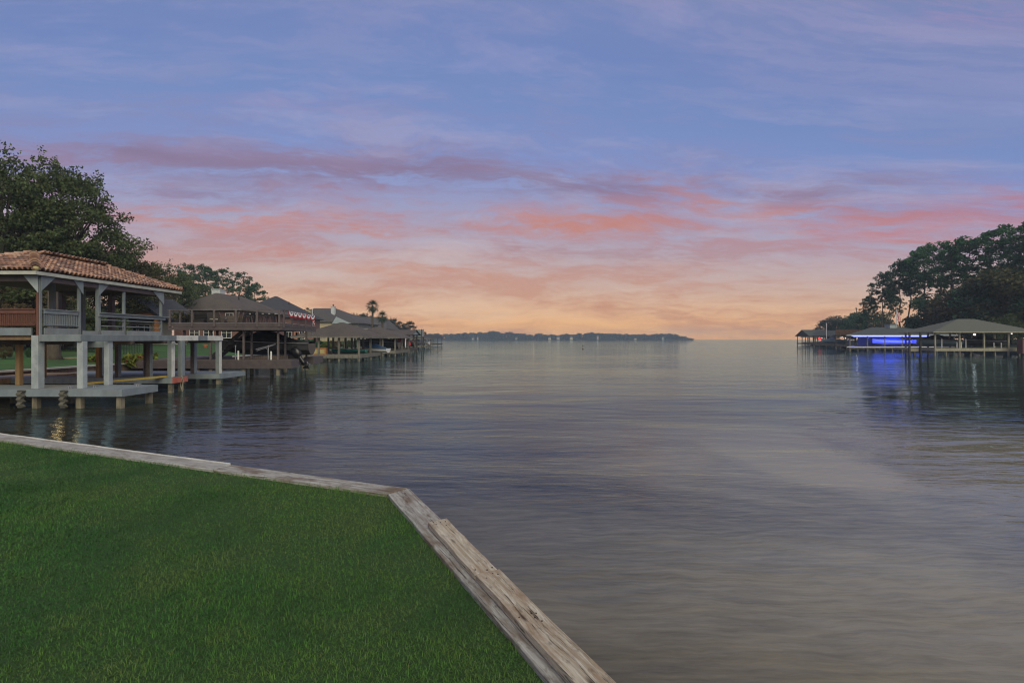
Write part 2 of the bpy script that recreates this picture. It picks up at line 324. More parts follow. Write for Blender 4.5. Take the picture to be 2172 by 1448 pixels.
def blade_material():
    m = bpy.data.materials.new('grass_blades'); m.use_nodes = True; nt = m.node_tree; nt.nodes.clear(); h = G(nt)
    bs = h.n('ShaderNodeBsdfPrincipled'); o = h.n('ShaderNodeOutputMaterial')
    co = h.n('ShaderNodeTexCoord').outputs['Object']
    ri = h.n('ShaderNodeNewGeometry').outputs['Random Per Island']
    big = h.noise(co, .55, 4, .6); mid = h.noise(co, 3.2, 4, .6)
    c = h.mix(h.gray(big, [(.42, 0), (.58, 1)]), (.060, .180, .038, 1), (.108, .206, .045, 1))
    c = h.mix(h.m('MULTIPLY', h.gray(mid, [(.42, 0), (.7, 1)]), .6), c, (.046, .152, .044, 1))
    c = h.mix(h.gray(ri, [(.93, 0), (.98, 1)]), c, (.17, .19, .07, 1))
    pat = h.noise(co, 1.3, 5, .62)
    c = h.mix(h.m('MULTIPLY', h.gray(pat, [(.48, 0), (.62, 1)]), .7), c, (.135, .195, .06, 1))
    drk = h.noise(h.mapping(co, (1, 1, 1), (5, 9, 0)), .8, 6, .65)
    c = h.mix(h.m('MULTIPLY', h.gray(drk, [(.5, 0), (.62, 1)]), .65), c, (.036, .105, .030, 1))
    hs = h.n('ShaderNodeHueSaturation'); h.put(hs.inputs['Color'], c)
    h.put(hs.inputs['Value'], h.m('ADD', h.m('MULTIPLY', h.m('FRACT', h.m('MULTIPLY', ri, 13.7)), .7), .72))
    h.put(bs.inputs['Base Color'], hs.outputs[0]); bs.inputs['Roughness'].default_value = .6; bs.inputs['Specular IOR Level'].default_value = .12
    tr = h.n('ShaderNodeBsdfTranslucent'); h.put(tr.inputs[0], hs.outputs[0])
    mx = h.n('ShaderNodeMixShader'); mx.inputs[0].default_value = .25
    nt.links.new(bs.outputs[0], mx.inputs[1]); nt.links.new(tr.outputs[0], mx.inputs[2]); nt.links.new(mx.outputs[0], o.inputs[0]); return m
M['blade'] = blade_material()

def water_material():
    m = bpy.data.materials.new('lake_water'); m.use_nodes = True; nt = m.node_tree; nt.nodes.clear(); h = G(nt)
    o = h.n('ShaderNodeOutputMaterial')
    co = h.n('ShaderNodeTexCoord').outputs['Object']
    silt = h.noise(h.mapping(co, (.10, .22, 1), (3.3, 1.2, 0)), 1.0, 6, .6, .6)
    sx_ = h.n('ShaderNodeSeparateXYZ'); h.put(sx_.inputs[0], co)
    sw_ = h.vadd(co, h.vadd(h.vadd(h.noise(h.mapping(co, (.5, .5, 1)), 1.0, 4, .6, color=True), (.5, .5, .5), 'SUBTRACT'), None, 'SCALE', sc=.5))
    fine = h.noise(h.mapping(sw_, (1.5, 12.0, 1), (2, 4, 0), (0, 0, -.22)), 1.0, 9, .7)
    silt_glint = h.m('ADD', h.m('MULTIPLY', silt, .75), h.m('MULTIPLY', fine, .45))
    silt_glint = h.m('ADD', silt_glint, h.gray(h.m('MULTIPLY', sx_.outputs[0], .1), [(.1, -.0), (.5, .10), (1, .14)]))   # muddier away from the bank
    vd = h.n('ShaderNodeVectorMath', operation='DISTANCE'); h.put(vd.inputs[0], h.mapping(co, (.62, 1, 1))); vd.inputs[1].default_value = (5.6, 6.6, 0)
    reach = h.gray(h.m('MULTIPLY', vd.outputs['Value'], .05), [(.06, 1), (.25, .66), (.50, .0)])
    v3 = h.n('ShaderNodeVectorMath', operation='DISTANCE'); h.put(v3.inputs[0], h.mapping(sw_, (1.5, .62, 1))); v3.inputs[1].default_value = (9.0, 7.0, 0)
    silt_glint = h.m('ADD', silt_glint, h.gray(h.m('MULTIPLY', v3.outputs['Value'], .2), [(.15, .34), (.5, 0)]))   # bright cloud reflection painted into the water colour
    c = h.mix(h.m('MULTIPLY', h.gray(silt_glint, [(.47, .06), (.78, 1)]), reach), (.036, .030, .022, 1), (.35, .31, .22, 1))
    wp = h.vadd(h.noise(h.mapping(co, (.08, .14, 1)), 1.0, 2, .5, color=True), (.5, .5, .5), 'SUBTRACT')
    cw = h.vadd(co, h.vadd(wp, None, 'SCALE', sc=3.0))
    a = h.noise(h.mapping(cw, (.16, .42, 1)), 1.0, 2, .45)            # swell
    b = h.noise(h.mapping(cw, (.6, 1.9, 1), (4, 7, 0)), 1.0, 3, .5)   # ripples
    d = h.noise(h.mapping(cw, (2.6, 6.5, 1), (1, 2, 0)), 1.0, 3, .55) # fine chop
    calm = h.gray(h.noise(h.mapping(co, (.035, .07, 1), (1.7, 8.1, 0)), 1.0, 3, .5), [(.36, .25), (.62, 1)])
    wd_ = h.n('ShaderNodeVectorMath', operation='DISTANCE'); h.put(wd_.inputs[0], h.mapping(co, (.8, 1, 1))); wd_.inputs[1].default_value = (13.0, 13.0, 0)
    wake = h.gray(h.m('MULTIPLY', wd_.outputs['Value'], .1), [(.1, 1.0), (.7, 0)])      # an old wake rolling in from the right
    wv3 = h.noise(h.mapping(cw, (.75, 2.3, 1), (8, 3, 0), (0, 0, .12)), 1.0, 2, .4)
    wd2 = h.n('ShaderNodeVectorMath', operation='DISTANCE'); h.put(wd2.inputs[0], co); wd2.inputs[1].default_value = (-11.5, 17.0, 0)
    calm = h.m('ADD', calm, h.m('ADD', h.m('MULTIPLY', wake, .6), h.gray(h.m('MULTIPLY', wd2.outputs['Value'], .1), [(.2, .8), (1, 0)])))
    hgt = h.m('ADD', h.m('MULTIPLY', a, .075), h.m('MULTIPLY', calm, h.m('ADD', h.m('MULTIPLY', b, .030), h.m('MULTIPLY', d, .010))))
    hgt = h.m('ADD', hgt, h.m('MULTIPLY', h.m('MULTIPLY', wake, wv3), .11))
    bu = h.n('ShaderNodeBump'); bu.inputs['Strength'].default_value = 1; bu.inputs['Distance'].default_value = 1.0
    h.put(bu.inputs['Height'], hgt)
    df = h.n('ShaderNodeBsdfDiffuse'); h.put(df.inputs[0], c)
    gl = h.n('ShaderNodeBsdfGlossy'); gl.inputs['Color'].default_value = (.58, .84, 1.0, 1); gl.inputs['Roughness'].default_value = .035
    nt.links.new(bu.outputs[0], gl.inputs['Normal'])
    fr = h.n('ShaderNodeFresnel'); fr.inputs[0].default_value = 1.33; nt.links.new(bu.outputs[0], fr.inputs[1])
    mx = h.n('ShaderNodeMixShader'); nt.links.new(fr.outputs[0], mx.inputs[0]); nt.links.new(df.outputs[0], mx.inputs[1]); nt.links.new(gl.outputs[0], mx.inputs[2])
    nt.links.new(mx.outputs[0], o.inputs[0]); return m
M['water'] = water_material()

# ------------------------------------------------------------------ builders
def tag(o, label=None, cat=None, group=None, kind=None):
    if label: o['label'] = label
    if cat: o['category'] = cat
    if group: o['group'] = group
    if kind: o['kind'] = kind
    return o
def empty(name, loc, label=None, cat=None, group=None):
    o = bpy.data.objects.new(name, None); o.empty_display_size = .3
    COL.objects.link(o); o.location = loc
    return tag(o, label, cat, group)
def base_of(parent):
    v = Vector((0, 0, 0))
    while parent is not None:
        v = v + parent.location; parent = parent.parent
    return v
def add_obj(name, me, parent=None, loc=None):
    o = bpy.data.objects.new(name, me); COL.objects.link(o)
    if parent is not None: o.parent = parent
    if loc is not None: o.location = loc
    return o
def arrays_mesh(name, v, f, m, smooth=False):
    """v (n,3) f (k,s) constant-size faces"""
    v = np.asarray(v, np.float32); f = np.asarray(f, np.int32)
    me = bpy.data.meshes.new(name); me.vertices.add(len(v)); me.vertices.foreach_set('co', v.ravel())
    k, s = f.shape
    me.loops.add(k * s); me.loops.foreach_set('vertex_index', f.ravel())
    me.polygons.add(k); me.polygons.foreach_set('loop_start', np.arange(0, k * s, s, dtype=np.int32))
    if smooth: me.polygons.foreach_set('use_smooth', np.ones(k, bool))
    me.update(calc_edges=True); me.materials.append(m)
    return me

class MB:
    def __init__(s): s.v = []; s.f = []; s.sm = False
    def add(s, vs, fs):
        n = len(s.v); s.v += [tuple(p) for p in vs]; s.f += [tuple(i + n for i in q) for q in fs]; return s
    def box(s, x0, x1, y0, y1, z0, z1, sh=0.0, y_ref=0.0):
        vs = [(x + sh * (y - y_ref), y, z) for z in (z0, z1) for (x, y) in ((x0, y0), (x1, y0), (x1, y1), (x0, y1))]
        return s.add(vs, [(3, 2, 1, 0), (4, 5, 6, 7), (0, 1, 5, 4), (1, 2, 6, 5), (2, 3, 7, 6), (3, 0, 4, 7)])
    def beam(s, p, q, w, h):
        p, q = Vector(p), Vector(q); d = (q - p).normalized()
        up = Vector((0, 0, 1)) if abs(d.z) < .95 else Vector((0, 1, 0))
        a = d.cross(up).normalized() * (w / 2); b = a.cross(d).normalized() * (h / 2)
        vs = [c + sa * a + sb * b for c in (p, q) for sa, sb in ((-1, -1), (1, -1), (1, 1), (-1, 1))]
        return s.add(vs, [(3, 2, 1, 0), (4, 5, 6, 7), (0, 1, 5, 4), (1, 2, 6, 5), (2, 3, 7, 6), (3, 0, 4, 7)])
    def tube(s, pts, rads, n=8, cap=True):
        pts = [Vector(p) for p in pts]; rings = []
        if not hasattr(rads, '__len__'): rads = [rads] * len(pts)
        st = len(s.v)
        for i, p in enumerate(pts):
            d = (pts[min(i + 1, len(pts) - 1)] - pts[max(i - 1, 0)]).normalized()
            up = Vector((0, 0, 1)) if abs(d.z) < .9 else Vector((1, 0, 0))
            a = d.cross(up).normalized(); b = a.cross(d).normalized()
            for k in range(n):
                t = 2 * math.pi * k / n
                s.v.append(tuple(p + (a * math.cos(t) + b * math.sin(t)) * rads[i]))
        for i in range(len(pts) - 1):
            for k in range(n):
                a0 = st + i * n + k; a1 = st + i * n + (k + 1) % n
                s.f.append((a0, a1, a1 + n, a0 + n))
        if cap:
            s.f.append(tuple(st + k for k in range(n))[::-1]); s.f.append(tuple(st + (len(pts) - 1) * n + k for k in range(n)))
        return s
    def prism(s, poly, off):
        n = len(poly); off = Vector(off)
        vs = [Vector(p) for p in poly] + [Vector(p) + off for p in poly]
        fs = [tuple(range(n))[::-1], tuple(range(n, 2 * n))] + [(i, (i + 1) % n, (i + 1) % n + n, i + n) for i in range(n)]
        return s.add(vs, fs)
    def loft(s, rings, closed=True, caps=True):
        st = len(s.v); n = len(rings[0])
        for r in rings: s.v += [tuple(p) for p in r]
        for i in range(len(rings) - 1):
            for k in range(n if closed else n - 1):
                a0 = st + i * n + k; a1 = st + i * n + (k + 1) % n
                s.f.append((a0, a1, a1 + n, a0 + n))
        if caps and closed:
            s.f.append(tuple(st + k for k in range(n))[::-1]); s.f.append(tuple(st + (len(rings) - 1) * n + k for k in range(n)))
        return s
    def ball(s, c, r, n=8, m=5, sq=(1, 1, 1)):
        rings = []
        for i in range(m + 1):
            t = math.pi * i / m
            rr = max(math.sin(t), .02)
            rings.append([(c[0] + r * sq[0] * rr * math.cos(2 * math.pi * k / n), c[1] + r * sq[1] * rr * math.sin(2 * math.pi * k / n), c[2] - r * sq[2] * math.cos(t)) for k in range(n)])
        return s.loft(rings)
    def mesh(s, name, m, off=(0, 0, 0), smooth=False, fix=True):
        me = bpy.data.meshes.new(name)
        me.from_pydata([(p[0] - off[0], p[1] - off[1], p[2] - off[2]) for p in s.v], [], s.f)
        if fix:
            bm = bmesh.new(); bm.from_mesh(me); bmesh.ops.recalc_face_normals(bm, faces=bm.faces); bm.to_mesh(me); bm.free()
        if smooth:
            for p in me.polygons: p.use_smooth = True
        me.materials.append(m); me.update(); return me
    def build(s, name, m, parent=None, smooth=False, bevel=0.0):
        off = base_of(parent)
        o = add_obj(name, s.mesh(name, m, off, smooth), parent)
        if bevel:
            b = o.modifiers.new('bevel', 'BEVEL'); b.width = bevel; b.segments = 1; b.limit_method = 'ANGLE'
        return o
def single(name, mb, m, label, cat, group=None, loc=None, smooth=False, bevel=0):
    """a thing that is one mesh, origin at its base"""
    if loc is None:
        a = np.array(mb.v); loc = (a[:, 0].mean(), a[:, 1].mean(), a[:, 2].min())
    o = add_obj(name, mb.mesh(name, m, loc, smooth), None, loc)
    if bevel:
        b = o.modifiers.new('bevel', 'BEVEL'); b.width = bevel; b.segments = 1; b.limit_method = 'ANGLE'
    return tag(o, label, cat, group)
def struct(name, me_or_mb, m=None, kind='structure'):
    me = me_or_mb.mesh(name, m) if isinstance(me_or_mb, MB) else me_or_mb
    return tag(add_obj(name, me), kind=kind)

def hip_verts(x0, x1, y0, y1, ze, zr, ra, rb, sh=0.0, yr=0.0, t=.12):
    """hip roof as a closed solid: eave rectangle, ridge from ra=(x,y) to rb"""
    s = lambda x, y: x + sh * (y - yr)
    vs = []
    for dz in (0, -t):
        vs += [(s(x0, y0), y0, ze + dz), (s(x1, y0), y0, ze + dz), (s(x1, y1), y1, ze + dz), (s(x0, y1), y1, ze + dz),
               (s(*ra), ra[1], zr + dz), (s(*rb), rb[1], zr + dz)]
    return vs
def hip_roof(mb, x0, x1, y0, y1, ze, zr, axis='y', inset=None, sh=0.0, yr=0.0, t=.12):
    w, d = x1 - x0, y1 - y0
    if axis == 'y':
        i = inset if inset is not None else min(w / 2, d / 2 - .05)
        ra, rb = ((x0 + x1) / 2, y0 + i), ((x0 + x1) / 2, y1 - i)
        fs = [(0, 1, 4), (1, 2, 5, 4), (2, 3, 5), (3, 0, 4, 5)]
    else:
        i = inset if inset is not None else min(d / 2, w / 2 - .05)
        ra, rb = (x0 + i, (y0 + y1) / 2), (x1 - i, (y0 + y1) / 2)
        fs = [(0, 1, 5, 4), (1, 2, 5), (2, 3, 4, 5), (3, 0, 4)]
    vs = hip_verts(x0, x1, y0, y1, ze, zr, ra, rb, sh, yr, t)
    f2 = fs + [tuple(k + 6 for k in q)[::-1] for q in fs] + [(a, b, b + 6, a + 6)[::-1] for a, b in ((0, 1), (1, 2), (2, 3), (3, 0))]
    return mb.add(vs, f2)

rng = np.random.default_rng(7)
random.seed(7)

# ================================================================== SETTING
# water: one sheet to the horizon
def disc(r_list, n, cx=0, cy=0, z=0.0):
    v = [(cx, cy, z)]; f = []
    for r in r_list: v += [(cx + r * math.cos(2 * math.pi * k / n), cy + r * math.sin(2 * math.pi * k / n), z) for k in range(n)]
    for k in range(n): f.append((0, 1 + k, 1 + (k + 1) % n))
    for i in range(len(r_list) - 1):
        for k in range(n):
            a, b = 1 + i * n + k, 1 + i * n + (k + 1) % n
            f.append((a, a + n, b + n, b))
    return v, f
wv_, wf_ = disc([40, 200, 700, 1500], 64)
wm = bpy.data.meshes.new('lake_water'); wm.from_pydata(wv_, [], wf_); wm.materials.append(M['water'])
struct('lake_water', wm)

# near lawn: polygon with the timber edge
ZCAP = HC - 1.6
I0 = Vector((-1.286, 4.997)); dR = Vector((.471, -.882)); nR = Vector((.882, .471))
dL = Vector((-.931, .365)); nL = Vector((.365, .931))
LAWN_Z = ZCAP - .035
def onl(t): return I0 + dL * t
def onr(t): return I0 + dR * t
lp = [onl(27.0), I0, onr(60.0)]
poly = [(lp[0].x, lp[0].y), (lp[1].x, lp[1].y), (lp[2].x, lp[2].y), (-80, lp[2].y), (-80, lp[0].y)]
mb = MB(); mb.prism([(p[0], p[1], LAWN_Z - .9 - .8) for p in poly][::-1], (0, 0, 1.7))
struct('lawn', mb, M['soil'])

# land along the left and right shore and the far bank
def land(name, rows, m):
    """rows: list of lists of points, same length"""
    v = [p for r in rows for p in r]; n = len(rows[0]); f = []
    for i in range(len(rows) - 1):
        for k in range(n - 1): f.append((i * n + k, i * n + k + 1, (i + 1) * n + k + 1, (i + 1) * n + k))
    me = bpy.data.meshes.new(name); me.from_pydata(v, [], f); me.materials.append(m)
    bm = bmesh.new(); bm.from_mesh(me); bmesh.ops.recalc_face_normals(bm, faces=bm.faces); bm.to_mesh(me); bm.free()
    return struct(name, me)
LSH = [(14.9, -26.2), (30, -26.2), (45, -26.4), (60, -27), (90, -28.5), (130, -31), (180, -36), (230, -52), (300, -110), (420, -260)]
rows = []
for y, xs in LSH:
    rows.append([(xs, y, -1.5), (xs, y, .78), (xs - 2, y, .86), (xs - 8, y, 1.35), (xs - 15, y, 1.8), (xs - 30, y, 1.95), (xs - 120, y, 2.0), (xs - 300, y, 2.0)])
land('shore_lawn', rows, M['farlawn'])
def lshore(y): return float(np.interp(y, [a for a, b in LSH], [b for a, b in LSH]))
def lground(x, y):
    t = lshore(y) - x
    return float(np.interp(t, [0, 2, 8, 15, 30, 120], [.78, .86, 1.35, 1.8, 1.95, 2.0]))
RSH = [(-30, 84), (40, 82), (70, 83), (100, 91), (130, 97), (160, 108), (200, 124), (260, 160), (270, 190), (300, 330)]
rows = []
for y, xs in RSH:
    rows.append([(xs, y, -1.5), (xs, y, .85), (xs + 3, y, 1.0), (xs + 12, y, 1.6), (xs + 40, y, 2.0), (xs + 300, y, 2.0)])
land('right_bank', rows, M['bank'])
def rground(x, y):
    t = x - float(np.interp(y, [a for a, b in RSH], [b for a, b in RSH]))
    return float(np.interp(t, [0, 3, 12, 40], [.85, 1.0, 1.6, 2.0]))
FD = 900.0
xs_f = [X(px, FD) for px in (700, 800, 900, 1000, 1100, 1200, 1300, 1400, 1450, 1466)]
rows = [[(x, FD + 6 * math.sin(i * 1.7), -1), (x, FD + 6 * math.sin(i * 1.7), .5), (x, FD + 60, 1.2), (x + (30 if i < 9 else -20), FD + 240, 1.2)] for i, x in enumerate(xs_f)]
land('far_bank', rows, M['bank'])

# ================================================================== TIMBER EDGE OF THE LAWN
def board(name, parent, a, b, w, h, ztop, m, side, bevel=.006, skew=(0, 0)):
    """timber whose lawn-side edge runs a->b; side = unit vector towards the water; local X along the grain"""
    a, b = Vector(a), Vector(b); L = (b - a).length; d = (b - a) / L
    ang = math.atan2(d.y, d.x)
    s = 1 if (Vector((-d.y, d.x)).dot(side) > 0) else -1
    y0, y1 = (0, w) if s > 0 else (-w, 0)
    mb = MB()
    sa, sb = skew
    n = 10
    rings = []
    for i in range(n + 1):
        t = i / n
        j = [random.uniform(-.0025, .0025) for _ in range(4)]
        xa = t * L
        def xx(y): 
            k = abs(y) / w
            return xa + (sa * k if i == 0 else 0) + (sb * k if i == n else 0)
        rings.append([(xx(y0), y0 + j[0], -h), (xx(y1), y1 + j[1], -h), (xx(y1), y1 + j[1], j[2]), (xx(y0), y0 + j[0], j[3])])
    mb.loft(rings)
    o = add_obj(name, mb.mesh(name, m), parent, Vector((a.x, a.y, ztop)) - base_of(parent))
    o.rotation_euler = (0, 0, ang)
    bv = o.modifiers.new('bevel', 'BEVEL'); bv.width = bevel; bv.segments = 2; bv.limit_method = 'ANGLE'
    return o
bk = empty('timber_bulkhead', (I0.x, I0.y, 0), 'weathered timber bulkhead edging the near green lawn at the water', 'bulkhead')
W = .25
mit = W * math.tan((math.pi / 2 - math.acos(max(-1, min(1, dR.dot(dL))))/1) if False else 0)
# mitre: outer corner of both runs
def line_x(p, d, q, e_):
    den = d.x * e_.y - d.y * e_.x; t = ((q.x - p.x) * e_.y - (q.y - p.y) * e_.x) / den
    return p + d * t, t
oc, t_out = line_x(I0 + nR * W, dR, I0 + nL * W, dL)
skR = (oc - (I0 + nR * W)).dot(dR); skL = (oc - (I0 + nL * W)).dot(dL)
cuts = [0.012, 2.55, 4.42, 7.0, 9.6, 12.2, 14.8, 17.4, 20, 23, 26]
for i in range(len(cuts) - 1):
    a, b = onl(cuts[i] + (.004 if i else 0)), onl(cuts[i + 1] - .004)
    board('cap_board', bk, a, b, W, .045, ZCAP + random.uniform(-.003, .003), M['capfar'] if i else M['cap'], nL, skew=((skL, 0) if i == 0 else (0, 0)))
for i, (a, b) in enumerate(((0.012, 4.3), (4.308, 8.2), (8.208, 12))):
    board('cap_board', bk, onr(a), onr(b), W, .045, ZCAP, M['cap'], nR, skew=((skR, 0) if i == 0 else (0, 0)))
# thin pale strip along the water side of the far run
for a, b in ((2.6, 6.2), (6.21, 10.0), (10.01, 14)):
    p, q = onl(a) + nL * (W + .002), onl(b) + nL * (W + .002)
    board('edge_strip', bk, p, q, .022, .06, ZCAP + .010, M['whitepaint'], nL, bevel=.002)
# newer planks nailed on top of the near run
OD = Vector((.452, -.892)).normalized(); ON = Vector((.892, .452))
os_ = Vector((-.713, 4.11))
pl1 = board('top_plank', bk, os_, os_ + OD * 1.03, .168, .042, ZCAP + .047, M['cap2'], ON, bevel=.005, skew=(-.015, .0))
pl2 = board('top_plank', bk, os_ + OD * 1.036 + ON * .006, os_ + OD * 4.4 + ON * .03, .172, .044, ZCAP + .051, M['cap2'], ON, bevel=.005)
# nails
for t in (.05, .12, 1.0, 1.10, 1.62, 1.66, 2.35, 2.4, 3.0):
    for k in (.04, .10, .14):
        if random.random() < .75:
            p = os_ + OD * (t + random.uniform(-.03, .03)) + ON * (k + random.uniform(-.015, .015))
            mb = MB(); mb.tube([(p.x, p.y, ZCAP + .046), (p.x, p.y, ZCAP + .0525)], .0045, 7)
            mb.build('nail', M['iron'], bk)
# the sheet wall and wale below the cap
mb = MB(); mb.beam((onl(.0).x + nL.x * .12, onl(0).y + nL.y * .12, -.35), ((onl(26) + nL * .12).x, (onl(26) + nL * .12).y, -.35), .08, 2.38); mb.build('sheet_wall', M['seawall'], bk)
mb = MB(); mb.beam((onr(-.1).x + nR.x * .12, onr(-.1).y + nR.y * .12, -.35), ((onr(12) + nR * .12).x, (onr(12) + nR * .12).y, -.35), .08, 2.38); mb.build('sheet_wall', M['seawall'], bk)
mb = MB(); mb.beam((onl(.2).x + nL.x * .205, onl(.2).y + nL.y * .205, .45), ((onl(26) + nL * .205).x, (onl(26) + nL * .205).y, .45), .08, .2); mb.build('wale', M['pile'], bk)
mb = MB(); mb.beam((onr(.2).x + nR.x * .205, onr(.2).y + nR.y * .205, .45), ((onr(12) + nR * .205).x, (onr(12) + nR * .205).y, .45), .08, .2); mb.build('wale', M['pile'], bk)

# grass blades
def grass():
    pts = []
    def inside(p, margin):
        a = (p[:, 0] - I0.x) * nL.x + (p[:, 1] - I0.y) * nL.y
        b = (p[:, 0] - I0.x) * nR.x + (p[:, 1] - I0.y) * nR.y
        return (a < margin) & (b < margin)
    zones = [(-4.4, 1.2, 1.5, 3.4, 14000), (-6.5, 0.5, 3.4, 5.4, 9000), (-12, 0.5, 5.4, 9.4, 5200), (-9, -4.4, 1.5, 3.4, 2500), (-12, -6.5, 3.4, 5.4, 2200)]
    for x0, x1, y0, y1, dens in zones:
        n = int((x1 - x0) * (y1 - y0) * dens)
        p = np.column_stack([rng.uniform(x0, x1, n), rng.uniform(y0, y1, n)])
        p = p[inside(p, rng.uniform(-.03, .012, n))]
        pts.append(p)
    p = np.vstack(pts); n = len(p)
    dist = np.hypot(p[:, 0], p[:, 1])
    # clumping: pull to tuft centres, length waves
    lowf = .5 + .5 * np.sin(p[:, 0] * 2.1 + 1.3 * np.sin(p[:, 1] * 1.7)) * np.sin(p[:, 1] * 2.6 + np.sin(p[:, 0] * 3.1))
    q = p + .018 * np.column_stack([np.sin(p[:, 1] * 90 + p[:, 0] * 37), np.sin(p[:, 0] * 83 - p[:, 1] * 41)])
    L = rng.uniform(.018, .040, n) * (.8 + .45 * lowf); wd = rng.uniform(.0016, .0032, n) * (1 + .16 * np.clip(dist - 3, 0, 8))
    th = rng.uniform(0, 2 * np.pi, n); lean = rng.beta(2, 2, n) * 1.25 + .1
    eL = (p[:, 0] - I0.x) * nL.x + (p[:, 1] - I0.y) * nL.y; eR = (p[:, 0] - I0.x) * nR.x + (p[:, 1] - I0.y) * nR.y
    rag = rng.uniform(0, 1, n) < (.25 + .6 * (np.sin(p[:, 0] * 6.1 + p[:, 1] * 4.7) > 0))
    for ee, nn in ((eL, nL), (eR, nR)):      # ragged edge: longer blades flopping over the timber
        k = (ee > -.05) & rag
        th[k] = math.atan2(nn.y, nn.x) + rng.normal(0, .6, k.sum()); L[k] *= rng.uniform(1.1, 2.3, k.sum()); lean[k] = rng.uniform(.15, .8, k.sum())
    lean2 = lean + rng.uniform(.2, .9, n)
    d = np.column_stack([np.cos(th), np.sin(th)]); s = np.column_stack([-np.sin(th), np.cos(th)])
    z0 = np.full(n, LAWN_Z - .004)
    base = np.column_stack([q, z0])
    def off(l1, l2):
        r = np.sin(lean) * l1 + np.sin(np.minimum(lean2, 1.9)) * l2
        h = np.cos(lean) * l1 + np.cos(np.minimum(lean2, 1.9)) * l2
        return np.column_stack([d * r[:, None], h])
    S = np.column_stack([s * (wd / 2)[:, None], np.zeros(n)])
    b0, b1 = base - S, base + S
    mid = base + off(L * .55, L * 0); tip = base + off(L * .55, L * .45)
    v = np.stack([b0, b1, mid + S * .85, mid - S * .85, tip], 1).reshape(-1, 3)
    i = np.arange(n) * 5
    f = np.concatenate([np.column_stack([i, i + 1, i + 2]), np.column_stack([i, i + 2, i + 3]), np.column_stack([i + 3, i + 2, i + 4])])
    return arrays_mesh('grass', v, f, M['blade'])
tag(add_obj('grass', grass()), 'short dark green lawn grass in front of the timber edge', 'grass', kind='stuff')

# ================================================================== TREES
def leaf_faces(P, size, flat=.0, r=rng, elong=1.6):
    n = len(P)
    a = r.normal(size=(n, 3)); a /= np.linalg.norm(a, axis=1)[:, None]
    b = r.normal(size=(n, 3)); b -= (a * b).sum(1)[:, None] * a; b /= np.linalg.norm(b, axis=1)[:, None]
    s = size * r.uniform(.6, 1.35, n)[:, None]
    a = a * s * elong * .5; b = b * s * .5
    v = np.stack([P - a, P + b, P + a, P - b], 1).reshape(-1, 3)
    i = np.arange(n) * 4
    return v, np.column_stack([i, i + 1, i + 2, i + 3])
def lobes_points(C, Rr, n_per, r=rng, hollow=.55):
    out = []
    for c, rad in zip(C, Rr):
        n = max(8, int(n_per * (rad[0] * rad[1] + rad[0] * rad[2]) / 2))
        d = r.normal(size=(n, 3)); d /= np.linalg.norm(d, axis=1)[:, None]
        rr = r.uniform(hollow ** 3, 1, n) ** (1 / 3.) * (1 + .18 * np.sin(d[:, 0] * 5 + c[0] * 3) * np.sin(d[:, 1] * 6 + c[1]) )
        out.append(c + d * rr[:, None] * rad)
    return np.vstack(out)
